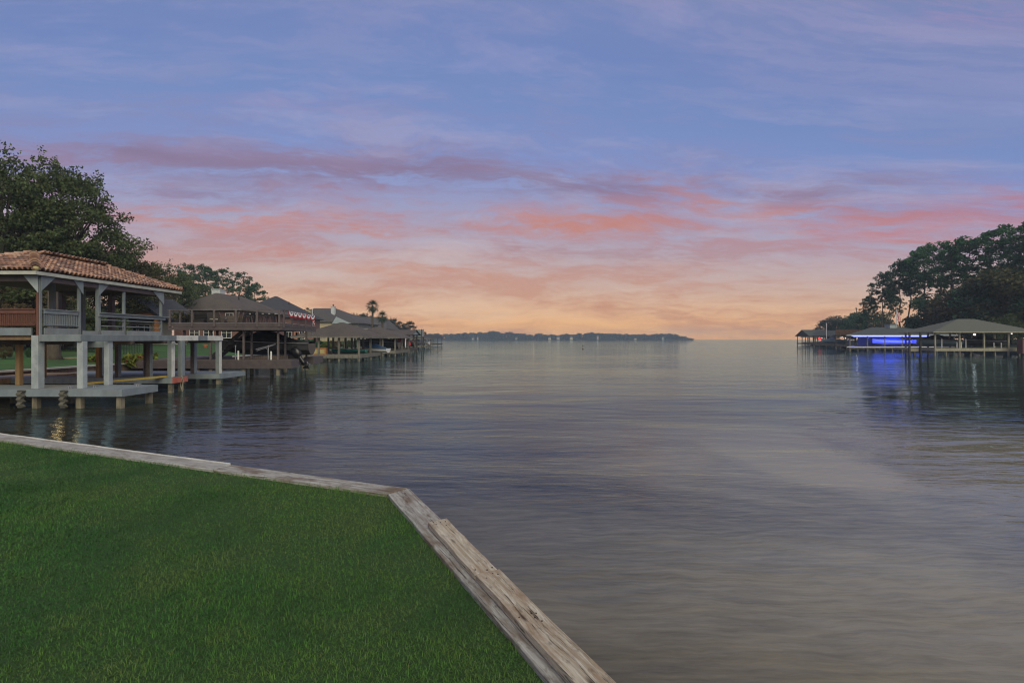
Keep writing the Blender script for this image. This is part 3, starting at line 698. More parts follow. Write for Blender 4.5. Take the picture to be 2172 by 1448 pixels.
def make_tree(seed, H, crown_w, crown_z0, kind):
    """returns trunk mesh, crown mesh; base at origin"""
    r = np.random.default_rng(seed); tb = MB(); C = []; Rr = []
    lean = r.uniform(-.03, .03, 2) * H
    def ax(t): return Vector((lean[0] * t * t, lean[1] * t * t, H * t))
    if kind == 'oak':
        r0 = H * .022
        tt = [0, .15, .3, .45, .6, .75]
        tb.tube([ax(t) for t in tt], [r0 * (1.35 if t == 0 else 1) * (1 - t * .95) + .03 for t in tt], 8)
        zc = (crown_z0 + H) / 2; hz = (H - crown_z0) / 2
        nl = int(70 + crown_w * 4)
        for _ in range(nl):
            d = r.normal(size=3); d /= np.linalg.norm(d); k = r.uniform(.25, 1) ** .55
            c = np.array([d[0] * crown_w / 2 * k, d[1] * crown_w / 2 * k, zc + d[2] * hz * k])
            c[:2] *= 1 - .32 * max(0, (c[2] - zc) / hz)
            s = r.uniform(.55, 1.15) * (crown_w / 11) ** .5
            C.append(c + np.array([lean[0] * .6, lean[1] * .6, 0])); Rr.append(np.array([s * 1.25, s * 1.25, s * .72]))
        for c in C[::2]:
            t0 = np.clip((c[2] - crown_z0) / (H - crown_z0) * .45 + .2, .2, .72); p0 = ax(t0)
            p1 = (p0 + Vector(c)) / 2 + Vector((0, 0, -.3 + r.uniform(0, .6)))
            tb.tube([p0, p1, Vector(c)], [r0 * .32, r0 * .2, .02], 5, cap=False)
        P = lobes_points(np.array(C), np.array(Rr), 150, r, .3)
        # stray twigs at the outline
        T = []
        for _ in range(int(nl * 1.2)):
            c = C[r.integers(len(C))]; dd = c - np.array([0, 0, zc]); dd = dd / (np.linalg.norm(dd) + .01) + r.normal(size=3) * .35 + np.array([0, 0, .35])
            dd /= np.linalg.norm(dd); L = r.uniform(.9, 2.0) * (crown_w / 11) ** .5
            k = r.uniform(0.3, 1, 16)[:, None]
            T.append(c + dd * k * L + r.normal(size=(16, 3)) * .12)
        P = np.vstack([P] + T)
        v, f = leaf_faces(P, .17 * (crown_w / 11) ** .3, r=r)
    elif kind == 'pine':
        r0 = H * .0125
        tt = [0, .1, .3, .5, .7, .85, .97]; wob = r.normal(size=(7, 2)) * .012 * H; wob[0] = 0
        pts = [ax(t) + Vector((wob[i][0], wob[i][1], 0)) for i, t in enumerate(tt)]
        tb.tube(pts, [r0 * (1.2 if t == 0 else 1) * (1 - t * .85) for t in tt], 8)
        def axw(t):
            return Vector((np.interp(t, tt, [p.x for p in pts]), np.interp(t, tt, [p.y for p in pts]), H * t))
        nb = 34
        for b in range(nb):
            t = crown_z0 / H + (1 - crown_z0 / H) * ((b + r.uniform(0, 1)) / nb) ** .8
            t = min(t, .99)
            u = (t - crown_z0 / H) / (1 - crown_z0 / H)
            reach = crown_w / 2 * (math.sin(math.pi * min(1, .22 + u * .72)) ** .8) * r.uniform(.55, 1.1)
            th = b * 2.4 + r.uniform(-.5, .5); p0 = axw(t * .985)
            q = p0 + Vector((math.cos(th) * reach, math.sin(th) * reach, reach * r.uniform(.05, .4) - .2))
            mid = (p0 + q) / 2 + Vector((0, 0, -.12 * reach))
            tb.tube([p0, mid, q], [r0 * .28 * (1 - u * .5), r0 * .16, .015], 5, cap=False)
            for s_ in (1.0, .68):
                if s_ < 1 and reach < crown_w * .25: continue
                for _ in range(2):
                    c = np.array(p0.lerp(q, s_)) + r.normal(size=3) * np.array([.6, .6, .42]) * crown_w / 8
                    sz = r.uniform(.34, .74) * crown_w / 8
                    C.append(c); Rr.append(np.array([sz * 1.1, sz * 1.1, sz * .8]))
        for _ in range(5):
            c = np.array(axw(.97)) + r.normal(size=3) * np.array([.6, .6, .3]) * crown_w / 8; C.append(c); Rr.append(np.array([.75, .75, .5]) * crown_w / 8)
        P = lobes_points(np.array(C), np.array(Rr), 112 * (8 / crown_w) ** 1.2, r, .15)
        v, f = leaf_faces(P, .2 * crown_w / 8, r=r, elong=2.4)
    else:  # 'bush' broad low tree with crown to the ground
        r0 = H * .02
        tb.tube([ax(0), ax(.3), ax(.6)], [r0 * 1.3, r0, r0 * .5], 7)
        nl = 60
        for _ in range(nl):
            d = r.normal(size=3); d /= np.linalg.norm(d); k = r.uniform(.3, 1) ** .5
            c = np.array([d[0] * crown_w / 2 * k, d[1] * crown_w / 2 * k, (crown_z0 + H) / 2 + d[2] * (H - crown_z0) / 2 * k])
            s = r.uniform(.09, .16) * crown_w
            C.append(c); Rr.append(np.array([s * 1.1, s * 1.1, s * .8]))
        for c in C[::4]: tb.tube([ax(.3), (ax(.5) + Vector(c)) / 2, Vector(c)], [r0 * .4, r0 * .25, .02], 5, cap=False)
        P = lobes_points(np.array(C), np.array(Rr), 150 * (8 / crown_w) ** 1.3, r, .3)
        v, f = leaf_faces(P, .2 * (crown_w / 8) ** .8, r=r)
    return tb, v, f
TREE = {}
def tree_meshes(key, seed, H, cw, cz, kind, leafm, barkm):
    if key not in TREE:
        tb, v, f = make_tree(seed, H, cw, cz, kind)
        TREE[key] = (tb.mesh('trunk', barkm, smooth=True), arrays_mesh('crown', v, f, leafm))
    return TREE[key]
def plant_tree(name, key, loc, rot, sc, label, cat='tree', group=None, leaf=None):
    tm, cm = TREE[key]
    o = empty(name, loc, label, cat, group); o.rotation_euler = (0, 0, rot)
    o.scale = (sc, sc, sc) if not hasattr(sc, '__len__') else sc
    a = add_obj('trunk', tm, o); b = add_obj('crown', cm, o)
    if leaf is not None:
        b.material_slots[0].link = 'OBJECT'; b.material_slots[0].material = leaf
    return o
tree_meshes('oak1', 11, 17.5, 12.5, 4.6, 'oak', M['oakleaf'], M['bark'])
tree_meshes('oak2', 12, 14, 10, 3.2, 'oak', M['oakleaf'], M['bark'])
tree_meshes('pine1', 21, 22, 8.0, 10.5, 'pine', M['pineleaf'], M['pinebark'])
tree_meshes('pine2', 22, 22, 9.0, 12.0, 'pine', M['pineleaf'], M['pinebark'])
tree_meshes('pine3', 23, 22, 7.0, 8.5, 'pine', M['pineleaf'], M['pinebark'])
tree_meshes('bush1', 31, 8, 8, .9, 'bush', M['oakleaf'], M['bark'])
tree_meshes('bush2', 32, 8, 8, .5, 'bush', M['oliveleaf'], M['bark'])

def ltree(name, key, px, top, d, label, H0, w=1.0, rot=0, leaf=None, group=None):
    x = X(px, d); z0 = lground(x, d); s = (Z(top, d) - z0) / H0
    return plant_tree(name, key, (x, d, z0), rot, (s * w, s * w, s), label, group=group, leaf=leaf)
GL = 'trees behind the houses on the shore'
ltree('oak_tree', 'oak1', 150, 346, 46, 'big dark oak towering right behind the tiled roof pavilion', 17.5, .9, .4)
ltree('oak_tree', 'oak2', 8, 326, 42, 'tall oak cut by the left edge of the picture', 14, .78, 2.0)
ltree('oak_tree', 'oak2', 95, 452, 52, 'lower dark oak filling the gap between the two tall oaks', 14, 1.05, 4.2, M['oliveleaf'])
ltree('oak_tree', 'oak2', 268, 530, 56, 'low oak peeping over the right part of the tiled roof', 14, 1.1, 1.1, M['oliveleaf'])
ltree('oak_tree', 'oak1', 345, 560, 74, 'broad dark oak just right of the tiled roof eave', 17.5, 1.1, 2.2, M['oakleaf'])
ltree('oak_tree', 'oak2', 385, 585, 98, 'rounded dark tree left of the white chimney', 14, 1.2, 3.3, M['oakleaf'])
ltree('pine_tree', 'pine1', 398, 561, 125, 'leftmost pine of the dark pine row behind the houses', 22, 1.15, .2, None, GL)
ltree('pine_tree', 'pine2', 436, 567, 132, 'pine with a wide crown behind the white chimney', 22, 1.15, 1.2, None, GL)
ltree('pine_tree', 'pine3', 474, 569, 128, 'dense pine rising above the brown hip roof', 22, 1.25, 2.2, None, GL)
ltree('pine_tree', 'pine1', 512, 580, 135, 'pine with airy crown right of the brown roof apex', 22, 1.15, 3.2, None, GL)
ltree('pine_tree', 'pine2', 541, 602, 140, 'rightmost lower pine above the charcoal roof', 22, 1.0, 4.5, None, GL)
ltree('oak_tree', 'oak2', 752, 666, 200, 'dark rounded tree between the tall chimney and the palms', 14, 1.2, .5, M['farleaf'], GL)
ltree('oak_tree', 'oak1', 775, 664, 215, 'dark tree touching the taller palm trunk', 17.5, 1.0, 1.9, M['farleaf'], GL)
ltree('oak_tree', 'oak2', 834, 675, 185, 'round dark tree right of the shorter palm', 14, 1.25, 2.9, M['farleaf'], GL)
ltree('oak_tree', 'oak1', 866, 681, 200, 'last round dark tree before the open lake', 17.5, 1.2, 3.9, M['farleaf'], GL)
ltree('oak_tree', 'oak2', 897, 703, 230, 'small tree peeping over the farthest boathouses', 14, 1.2, 5.0, M['farleaf'], GL)
ltree('pine_tree', 'pine3', 652, 652, 175, 'pine tip showing beside the buff chimney', 22, .8, 5.4, M['farleaf'], GL)
# garden trees and shrubs near the pavilion
for px, top, d, key, w, lf, lab in ((24, 640, 37, 'bush1', .9, M['brownleaf'], 'dark tangled shrub seen under the left pavilion roof'),
                                  (100, 650, 39, 'bush2', 1.0, None, 'olive shrub seen between the pavilion corner and next post'),
                                  (232, 655, 45, 'bush1', .8, None, 'dark bush behind the open railing of the pavilion'),
                                  (180, 690, 40, 'bush2', .7, M['oakleaf'], 'dark bush in the gap beside the louvred railing'),
                                  (-10, 590, 39, 'bush1', 1.1, M['oakleaf'], 'big dark bush filling the left view through the pavilion'), (60, 600, 41, 'bush1', 1.0, M['brownleaf'], 'dark bare twigged bush behind the red brown railing'), (140, 622, 43, 'bush2', 1.0, M['oakleaf'], 'dark green bush framed by the grey slat railing bay'),
                                  (12, 735, 31, 'bush1', .9, M['brownleaf'], 'low brown shrub under the pavilion floor at far left'),
                                  (62, 738, 33, 'bush2', .8, M['pineleaf'], 'green leafy shrub left of the pavilion corner post')):
    ltree('shrub', key, px, top, d, lab, 8, w, px * .1, lf)

for px, top, d, key, w, lf, lab in ((672, 722, 68, 'bush1', 1.3, M['pineleaf'], 'dark round shrub behind the left posts of the nearest hip roof'),
                                  (694, 726, 66, 'bush2', 1.3, M['limeleaf'], 'yellow green shrub behind the yellow bench box'),
                                  (712, 722, 74, 'bush1', 1.4, M['brownleaf'], 'reddish brown shrub behind the middle of the nearest hip roof'),
                                  (738, 722, 80, 'bush2', 1.3, M['oakleaf'], 'dark shrub behind the green hulled boat'),
                                  (760, 720, 88, 'bush1', 1.3, M['pineleaf'], 'dark shrub behind the right posts of the nearest hip roof'),
                                  (640, 728, 62, 'bush1', 1.2, M['pineleaf'], 'low dark shrub right of the outboard motor'),
                                  (262, 742, 44, 'bush2', 1.0, M['oakleaf'], 'low dark shrub on the lawn behind the third pavilion post'),
                                  (205, 738, 47, 'bush1', 1.1, M['pineleaf'], 'dark shrub on the lawn behind the iron fence'),
                                  (480, 727, 60, 'bush2', 1.4, M['oakleaf'], 'dark shrub behind the stairs of the brown dock')):
    ltree('shrub', key, px, top, d, lab, 8, w, px * .1, lf)

# pines and broadleaf trees on the right bank
def rtree(name, key, px, top, d, label, H0, w=1.0, rot=0, leaf=None, group='trees on the right bank'):
    x = X(px, d); z0 = rground(x, d); s = (Z(top, d) - z0) / H0
    return plant_tree(name, key, (x, d, z0), rot, (s * w, s * w, s), label, group=group, leaf=leaf)
for i, (key, px, top, d, w, lf, lab) in enumerate((
    ('pine2', 1871, 582, 140, .85, None, 'leftmost tall pine of the right bank, leaning over the lake'),
    ('pine1', 1850, 640, 148, .9, None, 'small pine at the left foot of the tall pines'),
    ('pine2', 1842, 628, 150, .75, None, 'slender pine at the outer left edge of the pine group'), ('pine2', 1888, 604, 146, .7, None, 'slim pine between the two leftmost tall pines'), ('pine2', 1902, 628, 152, .7, None, 'short slim pine right above the flagpole'),
    ('pine2', 1908, 556, 132, .85, None, 'second tall bare stemmed pine from the lake side'),
    ('pine2', 1930, 545, 136, .9, None, 'pine with pale trunk above the cupola roof'),
    ('pine2', 1962, 522, 128, 1.0, M['greenleaf'], 'pine with lacy light green top'),
    ('pine1', 1992, 515, 124, 1.1, M['greenleaf'], 'tall pine above the left eave of the tan boathouse'),
    ('pine3', 2016, 520, 118, 1.2, M['greenleaf'], 'dense green pine left of the highest crown'),
    ('pine1', 2052, 506, 116, 1.2, M['greenleaf'], 'full green pine just left of the highest round crown'),
    ('pine2', 2102, 488, 112, 1.3, M['greenleaf'], 'highest round topped green pine of the right bank'),
    ('pine1', 2166, 476, 106, 1.25, None, 'dark pine cut by the right edge of the picture'),
    ('pine3', 2136, 560, 108, 1.1, M['brownleaf'], 'brownish tree below the highest green crown'),
    ('pine2', 2210, 484, 100, 1.3, None, 'pine standing just past the right edge'))):
    rtree('pine_tree', key, px, top, d, lab, 22, w, i * 1.3 + .4, lf)
for i, (key, px, top, d, w, lf, lab) in enumerate((
    ('bush1', 1772, 674, 215, 1.4, M['farleaf'], 'dark tree at the tip of the right bank treeline'),
    ('bush2', 1752, 690, 235, 1.6, M['farleaf'], 'lowest tree at the lake end of the right bank'),
    ('bush1', 1795, 668, 195, 1.2, M['farleaf'], 'rounded dark tree over the brown board boathouse'),
    ('bush2', 1822, 664, 175, 1.2, M['pineleaf'], 'dark tree behind the slender white pole'),
    ('bush1', 1852, 660, 160, 1.1, M['pineleaf'], 'bushy dark tree over the left end of the blue lit roof'),
    ('bush2', 1878, 682, 150, 1.0, None, 'olive tree behind the white cupola'),
    ('bush1', 1942, 678, 128, 1.0, None, 'olive bush between the flagpole and the tan roof'),
    ('bush2', 1968, 660, 122, 1.0, M['pineleaf'], 'dark bush at the foot of the pale pine trunk'),
    ('bush1', 2005, 622, 116, 1.2, M['pineleaf'], 'dark broad tree behind the tan roof left slope'),
    ('bush2', 2050, 612, 110, 1.2, None, 'broad olive tree right behind the tan roof apex'),
    ('bush1', 2095, 590, 104, 1.3, M['brownleaf'], 'brown tinged broad tree under the highest pine'),
    ('bush2', 2140, 580, 100, 1.3, M['pineleaf'], 'tall dark broad tree at the right above the tan roof'),
    ('bush1', 2185, 570, 96, 1.3, M['oliveleaf'], 'broad tree at the right picture edge behind the tan boathouse'),
    ('bush2', 2130, 668, 92, 1.0, M['oakleaf'], 'low bush under the right end of the tan roof'))):
    rtree('bank_tree', key, px, top, d, lab, 8, w, i * 1.7, lf)

# small bare tree on the right bank
def bare_tree(px, top, d, label):
    x = X(px, d); z0 = rground(x, d); H = Z(top, d) - z0
    o = empty('bare_tree', (x, d, z0), label, 'tree'); mb = MB(); r = np.random.default_rng(5)
    def grow(p, dr, L, rad, dep):
        q = p + dr * L; mb.tube([p, q], [rad, rad * .65], 5, cap=False)
        if dep == 0: return
        for _ in range(3 if dep > 1 else 2):
            nd = (dr + Vector(r.normal(size=3)) * .38 + Vector((0, 0, .12))).normalized(); grow(q, nd, L * .55, rad * .6, dep - 1)
    b = Vector((x, d, z0)); mb2 = MB(); mb2.tube([b, b + Vector((.2, 0, H * .72))], [.2, .13], 6); mb2.build('trunk', M['bark'], o)
    grow(b + Vector((.2, 0, H * .72)), Vector((.05, 0, 1)), H * .13, .12, 4); mb.build('branches', M['bark'], o)
bare_tree(1815, 651, 165, 'leafless thin tree standing above the dark right bank trees')

# palms
def fan_mesh(seed):
    r = np.random.default_rng(seed); mb = MB(); L = 1.0; n = 10
    mb.tube([(0, 0, 0), (L * .35, 0, .12), (L * .7, 0, .10)], [.02, .014, .012], 4, cap=False)
    c = Vector((L * .62, 0, .1))
    for i in range(n):
        a = (i / (n - 1) - .5) * 2.9; ln = 1.0 * (1 - .45 * abs(i / (n - 1) - .5) * 2) * r.uniform(.9, 1.1)
        d = Vector((math.cos(a), math.sin(a), 0)); s = Vector((-d.y, d.x, 0)) * .045
        tip = c + d * ln + Vector((0, 0, -.28 * ln)); mid = c + d * ln * .55 + Vector((0, 0, .02))
        mb.add([c, mid - s, tip, mid + s], [(0, 1, 2, 3)])
    return mb.mesh('frond', M['palmleaf'], fix=False)
FAN = fan_mesh(3)
def palm(px, top, base_py, d, crown_px, label):
    x = X(px, d); z0 = lground(x, d); zt = Z(top, d); cw = crown_px / F * d; hub = zt - cw * .42
    o = empty('palm_tree', (x, d, z0), label, 'palm')
    mb = MB(); pts = [(x + .15 * math.sin(t * 2), d, z0 + (hub - z0) * t) for t in (0, .25, .5, .75, 1)]
    mb.tube(pts, [.34, .27, .24, .24, .28], 9); mb.build('trunk', M['palmbark'], o, smooth=True)
    r = random.Random(px); sc = cw / 2 / 1.45
    for k in range(34):
        f = add_obj('frond', FAN, o, Vector(pts[-1]) - Vector((x, d, z0)))
        el = R(85 - 150 * ((k + .5) / 34) ** .9)
        f.rotation_euler = Matrix.Rotation(k * 2.399, 4, 'Z').to_euler()
        f.rotation_euler = (Matrix.Rotation(k * 2.399, 4, 'Z') @ Matrix.Rotation(-el, 4, 'Y') @ Matrix.Rotation(r.uniform(-.4, .4), 4, 'X')).to_euler()
        s = sc * r.uniform(.88, 1.1); f.scale = (s, s, s)
palm(789, 636, 700, 120, 34, 'taller of the two fan palms behind the boathouse roofs')
palm(810, 660, 705, 116, 30, 'shorter fan palm just right of the taller palm')

# far wood across the lake (one mass) and its houses
def far_wood():
    r = np.random.default_rng(41); C = []; Rr = []
    tops = [(880, 709), (925, 708), (960, 709), (975, 707), (1000, 705.5), (1030, 704.5), (1048, 701.5), (1056, 702), (1065, 706), (1085, 705), (1110, 708), (1135, 709), (1150, 707.5), (1163, 711), (1180, 709), (1205, 709), (1220, 707), (1235, 708), (1255, 705.5), (1275, 708), (1300, 707.5), (1325, 709), (1350, 709), (1375, 710), (1400, 708.5), (1425, 708), (1440, 712), (1462, 716)]
    px = 870
    while px < 1463:
        t = np.interp(px, [a for a, b in tops], [b for a, b in tops]) + r.uniform(-1.6, 2.2)
        for row in range(3):
            d = FD + 12 + row * 30 + r.uniform(0, 20); x = X(px + r.uniform(-3, 3), d); z = Z(t + row * .4, d)
            w = r.uniform(2.2, 4.6)
            for k in range(6):
                C.append(np.array([x + r.uniform(-1, 1) * w, d + r.uniform(-3, 3), max(1.5, z - w * .5 - (z) * (k / 6.) * r.uniform(.8, 1.05))])); Rr.append(np.array([w, w, w * .55]))
        px += r.uniform(3, 6)
    P = lobes_points(np.array(C), np.array(Rr), 6.0, r, .3)
    v, f = leaf_faces(P, 1.1, r=r); return arrays_mesh('far_wood', v, f, M['farleaf'])
tag(add_obj('far_wood', far_wood()), 'long low belt of hazy blue trees on the far shore', 'trees', kind='stuff')
fh = ((1003, 717.2, 7, 2.6, 'white far house low among trees left of the highest far crown'), (1013, 716.4, 4, 3.4, 'tiny bright far house beside another white one'), (1095, 716.6, 6, 3, 'white far house below the round far treetops'),
      (1166, 717, 8, 3.5, 'pair-gabled far house left of the floating marker'), (1184, 717, 9, 5, 'broad pale far villa above the floating marker'), (1212, 717, 8, 5, 'pale gabled far house right of the floating marker'),
      (1268, 712, 6, 3, 'white far roof among high crowns'), (1348, 718.2, 7, 2, 'flat white far boathouse near the right end of the belt'), (1406, 716, 6, 3, 'lit far house near the tip of the far shore'))
for i, (px, py, w, h, lab) in enumerate(fh):
    d = FD - 4 + i % 3; x = X(px, d); o = empty('far_house', (x, d, .6), lab, 'house', 'houses on the far shore'); ww = w * .75 / F * d; hh = Z(py - h, d) 
    mb = MB(); mb.box(x - ww / 2, x + ww / 2, d, d + 4, .6, hh * .7); mb.build('wall', M['stucco_grey'] if i % 2 == 0 else M['cream'], o)
    mb = MB(); hip_roof(mb, x - ww * .58, x + ww * .58, d - .6, d + 4.6, hh * .7, hh * 1.05, 'x'); mb.build('roof', M['shingle_grey'], o)
    mb = MB(); mb.box(x - ww * .2, x + ww * .1, d - .12, d - .03, 1.2, hh * .6); mb.build('window', M['litwin'], o)

# ================================================================== PAVILION BOATHOUSE (tiled roof)
ZD = 0.70                       # lower deck
ZF = 2.66                       # top of the floor beam
ZE = 4.78                       # underside of the eave
pv = empty('tiled_boathouse', (-19, 21, 0), 'two storey grey boathouse with clay tile roof and open railed pavilion', 'boathouse')
def part(name, m, f, parent=pv, bevel=0.0, smooth=False):
    mb = MB(); f(mb); return mb.build(name, m, parent, smooth, bevel)
def pbox(name, m, x0, x1, y0, y1, z0, z1, parent=pv, bevel=0.0):
    return part(name, m, lambda b: b.box(x0, x1, y0, y1, z0, z1), parent, bevel)
# lower finger decks: planked tops on joist frames with fascia boards
def planked(x0, x1, y0, y1, z, fm, dm, parent, along='x', h=.26, bw=.145, right_m=None, front_cut=0):
    """deck: boards over a frame; fascia boards stand 25 mm proud"""
    if along == 'x':
        n = max(1, int((y1 - y0) / bw)); w = (y1 - y0) / n
        me = MB(); me.box(0, x1 - x0, 0, w - .008, -.03, 0); mesh = me.mesh('deck_board', dm)
        for i in range(n): add_obj('deck_board', mesh, parent, Vector((x0, y0 + i * w, z)) - base_of(parent))
    else:
        n = max(1, int((x1 - x0) / bw)); w = (x1 - x0) / n
        me = MB(); me.box(0, w - .008, 0, y1 - y0, -.03, 0); mesh = me.mesh('deck_board', dm)
        for i in range(n): add_obj('deck_board', mesh, parent, Vector((x0 + i * w, y0, z)) - base_of(parent))
    pbox('fascia', fm, x0 - .03, x1 + .03, y0 - .045, y0 - .005, z - h, z - .004, parent)
    pbox('fascia', right_m or fm, x1 + .005, x1 + .045, y0 - .001, y1, z - h, z - .004, parent)
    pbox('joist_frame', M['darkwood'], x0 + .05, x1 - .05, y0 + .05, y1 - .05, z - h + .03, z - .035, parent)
planked(-24.5, -13.95, 17.3, 19.0, ZD, M['bluepaint'], M['bluepaint'], pv)
planked(-25.5, -15.75, 22.4, 23.45, ZD, M['greypaint'], M['greypaint'], pv, right_m=M['redboard'])
planked(-25.5, -16.15, 26.7, 29.2, ZD - .14, M['bluepaint'], M['bluepaint'], pv)
# shore side walkway between the fingers
planked(-25.9, -23.2, 19.06, 22.33, ZD - .002, M['wood'], M['wood'], pv, along='y')
planked(-25.9, -23.6, 23.52, 26.62, ZD - .06, M['wood'], M['wood'], pv, along='y')
# posts that carry the upper floor
def post(x, y, w, z0, z1, m, parent=pv, name='post'):
    return pbox(name, m, x - w / 2, x + w / 2, y - w / 2, y + w / 2, z0, z1, parent, .008)
def plate(x, y, w, z0, z1, m, side='x'):
    if side == 'x': pbox('face_board', m, x + w / 2 + .002, x + w / 2 + .02, y - w / 2 + .004, y + w / 2 - .004, z0 + .03, z1 - .01)
    else: pbox('face_board', m, x - w / 2 + .004, x + w / 2 - .004, y - w / 2 - .02, y - w / 2 - .002, z0 + .03, z1 - .01)
ZB = ZF - .255                 # underside of beam
post(-17.2, 17.55, .25, ZD + .002, ZB + .22, M['palepaint'])
post(-15.64, 17.6, .21, ZD + .002, ZB, M['palepaint'])
post(-15.74, 18.86, .2, ZD + .002, ZB, M['palepaint'])
post(-15.9, 22.55, .2, ZD + .002, ZB, M['greypaint']); plate(-15.9, 22.55, .2, ZD, ZB, M['whitepaint'])
post(-15.93, 23.28, .2, ZD + .002, ZB, M['greypaint']); plate(-15.93, 23.28, .2, ZD, ZB, M['bluepaint'])
post(-16.3, 26.86, .21, ZD - .138, ZB, M['greypaint']); plate(-16.3, 26.86, .21, ZD - .14, ZB, M['whitepaint'])
post(-17.75, 26.95, .21, ZD - .138, ZB, M['brownpaint']); plate(-17.75, 26.95, .21, ZD - .14, ZB, M['greypaint'])
for x, y, m in ((-16.95, 22.6, 'brownpaint'), (-17.6, 23.3, 'brownpaint'), (-19.3, 22.6, 'ochre'), (-20.15, 22.6, 'ochre'), (-21.9, 22.6, 'ochre'), (-18.5, 22.7, 'brownpaint'),
                (-20.4, 26.95, 'greypaint'), (-22.8, 26.95, 'greypaint'), (-19.2, 18.85, 'ochre'), (-22.6, 18.85, 'ochre')):
    post(x, y, .17, ZD + .002 if y < 26 else ZD - .138, ZB - .13, M[m])
    if m == 'brownpaint': plate(x, y, .17, ZD, ZB - .13, M['greypaint'])
# piles into the water
for x, y in ((-17.2, 17.5), (-15.62, 17.5), (-14.12, 17.45), (-14.15, 18.85), (-19.4, 17.5), (-21.6, 17.5), (-15.9, 22.55), (-15.93, 23.28), (-16.3, 26.86), (-16.3, 28.9),
             (-18.3, 22.6), (-20.7, 22.6), (-18.4, 26.9), (-20.8, 26.9), (-17.2, 18.85), (-19.4, 18.85)):
    post(x, y, .18, -1.6, ZD - .265 if y < 26 else ZD - .41, M['pile'], name='pile')
# floor beams: front beam, side beam made of board lengths in different paint
pbox('beam_board', M['greypaint'], -17.05, -15.545, 17.42, 17.50, ZB, ZF, bevel=.01)
for y0, y1, m in ((17.505, 20.1, 'greypaint'), (20.105, 22.7, 'greypaint'), (22.705, 24.55, 'whitepaint'), (24.555, 25.5, 'greypaint'), (25.505, 26.98, 'whitepaint')):
    pbox('beam_board', M[m], -15.63 - (y0 - 17.5) * .07, -15.55 - (y0 - 17.5) * .07, y0, y1, ZB, ZF, bevel=.01)
pbox('beam_board', M['bluepaint'], -24.2, -17.32, 17.40, 17.48, ZF - .04, ZF + .235, bevel=.01)
pbox('upper_floor', M['wood'], -24.1, -16.15, 17.53, 23.3, ZB + .06, ZF - .05)
pbox('upper_floor', M['wood'], -21.5, -16.6, 23.31, 26.9, ZB + .06, ZF - .05)
for y in (19.0, 20.6, 22.55, 24.6, 26.85): pbox('cross_beam', M['brownpaint'], -22.5, -16.12 if y < 23 else -16.5, y - .06, y + .06, ZB - .13, ZB + .055)
pbox('side_panel', M['greypaint'], -17.0, -15.72, 18.80, 18.84, ZB - .24, ZB - .002)
# pavilion posts, rails
UP = [(-17.1, 17.52), (-17.1, 19.1), (-17.1, 19.98), (-17.1, 21.3), (-17.1, 23.55)]
for i, (x, y) in enumerate(UP):
    w = .095 if i != 2 else .13
    post(x, y, w, ZF - (.28 if i == 0 else 0), ZE, M['greypaint'], name='pavilion_post')
pbox('face_board', M['redpaint'], -17.16, -17.09, 17.445, 17.468, ZF - .27, ZE - .6)
for x, y in ((-21.9, 17.52), (-19.5, 23.55), (-21.9, 23.55), (-21.9, 20.5)): post(x, y, .2, ZF, ZE, M['brownpaint'], name='pavilion_post')
for x, y in ((-19.8, 22.3), (-19.0, 20.0)): post(x, y, .16, ZF, ZE, M['greypaint'], name='pavilion_post')
# top plate beams and triangular corner boards
pbox('plate_beam', M['brownpaint'], -17.18, -17.02, 17.6, 23.6, ZE - .2, ZE - .002)
pbox('plate_beam', M['brownpaint'], -22.0, -17.18, 17.44, 17.6, ZE - .2, ZE - .002)
pbox('plate_beam', M['brownpaint'], -22.0, -17.18, 23.47, 23.6, ZE - .2, ZE - .002)
pbox('ceiling', M['brownpaint'], -22.0, -17.02, 17.44, 23.6, ZE + .002, ZE + .03)
def gusset(x, y, dirx, diry, s, h, m):
    a = (x, y, ZE - .004); b = (x + dirx * s, y + diry * s, ZE - .004); c = (x, y, ZE - h)
    off = (.02, 0, 0) if diry else (0, -.02, 0)
    part('corner_board', m, lambda q: q.prism([a, b, c], off))
gusset(-17.06, 17.425, -1, 0, .52, .62, M['palepaint'])
gusset(-17.01, 17.46, 0, 1, .55, .56, M['bluepaint'])
gusset(-17.01, 19.18, 0, -1, .42, .52, M['bluepaint'])
gusset(-17.01, 19.90, 0, 1, .5, .52, M['bluepaint'])
gusset(-17.01, 23.63, 0, -1, .75, .62, M['bluepaint'])
# railings: front bay (red-brown slats), side bay 1 (grey slats), side bays 2-3 (rails)
ZR = Z(656, 17.5)
def slat_bay(fx, t0, t1, m, parent_m, axis):
    h0, h1 = ZF + .30, ZR - .16
    n = int((t1 - t0) / .072); me = MB()
    if axis == 'y': me.box(-.012, .012, 0, .032, 0, h1 - h0 + .02)
    else: me.box(0, .032, -.012, .012, 0, h1 - h0 + .02)
    mesh = me.mesh('slat', m)
    for i in range(n):
        t = t0 + (i + .3) * (t1 - t0) / n
        p = Vector((fx, t, h0)) if axis == 'y' else Vector((t, fx, h0))
        o = add_obj('slat', mesh, pv, p - base_of(pv)); o.rotation_euler = (random.uniform(-.012, .012) if axis == 'y' else 0, random.uniform(-.012, .012) if axis == 'x' else 0, 0)
    for z, hh in ((ZR - .14, .13), (ZF + .34, .03)):
        if axis == 'y': pbox('rail', parent_m, fx + .014, fx + .05, t0, t1, z, z + hh)
        else: pbox('rail', parent_m, t0, t1, fx - .05, fx - .014, z, z + hh)
    if axis == 'y': pbox('hand_rail', parent_m, fx - .07, fx + .09, t0, t1, ZR - .006, ZR + .026)
    else: pbox('hand_rail', parent_m, t0, t1, fx - .09, fx + .07, ZR - .006, ZR + .026)
slat_bay(-17.08, 17.62, 19.0, M['greypaint'], M['bluepaint'], 'y')
slat_bay(17.5, -21.8, -17.21, M['redpaint'], M['redpaint'], 'x')
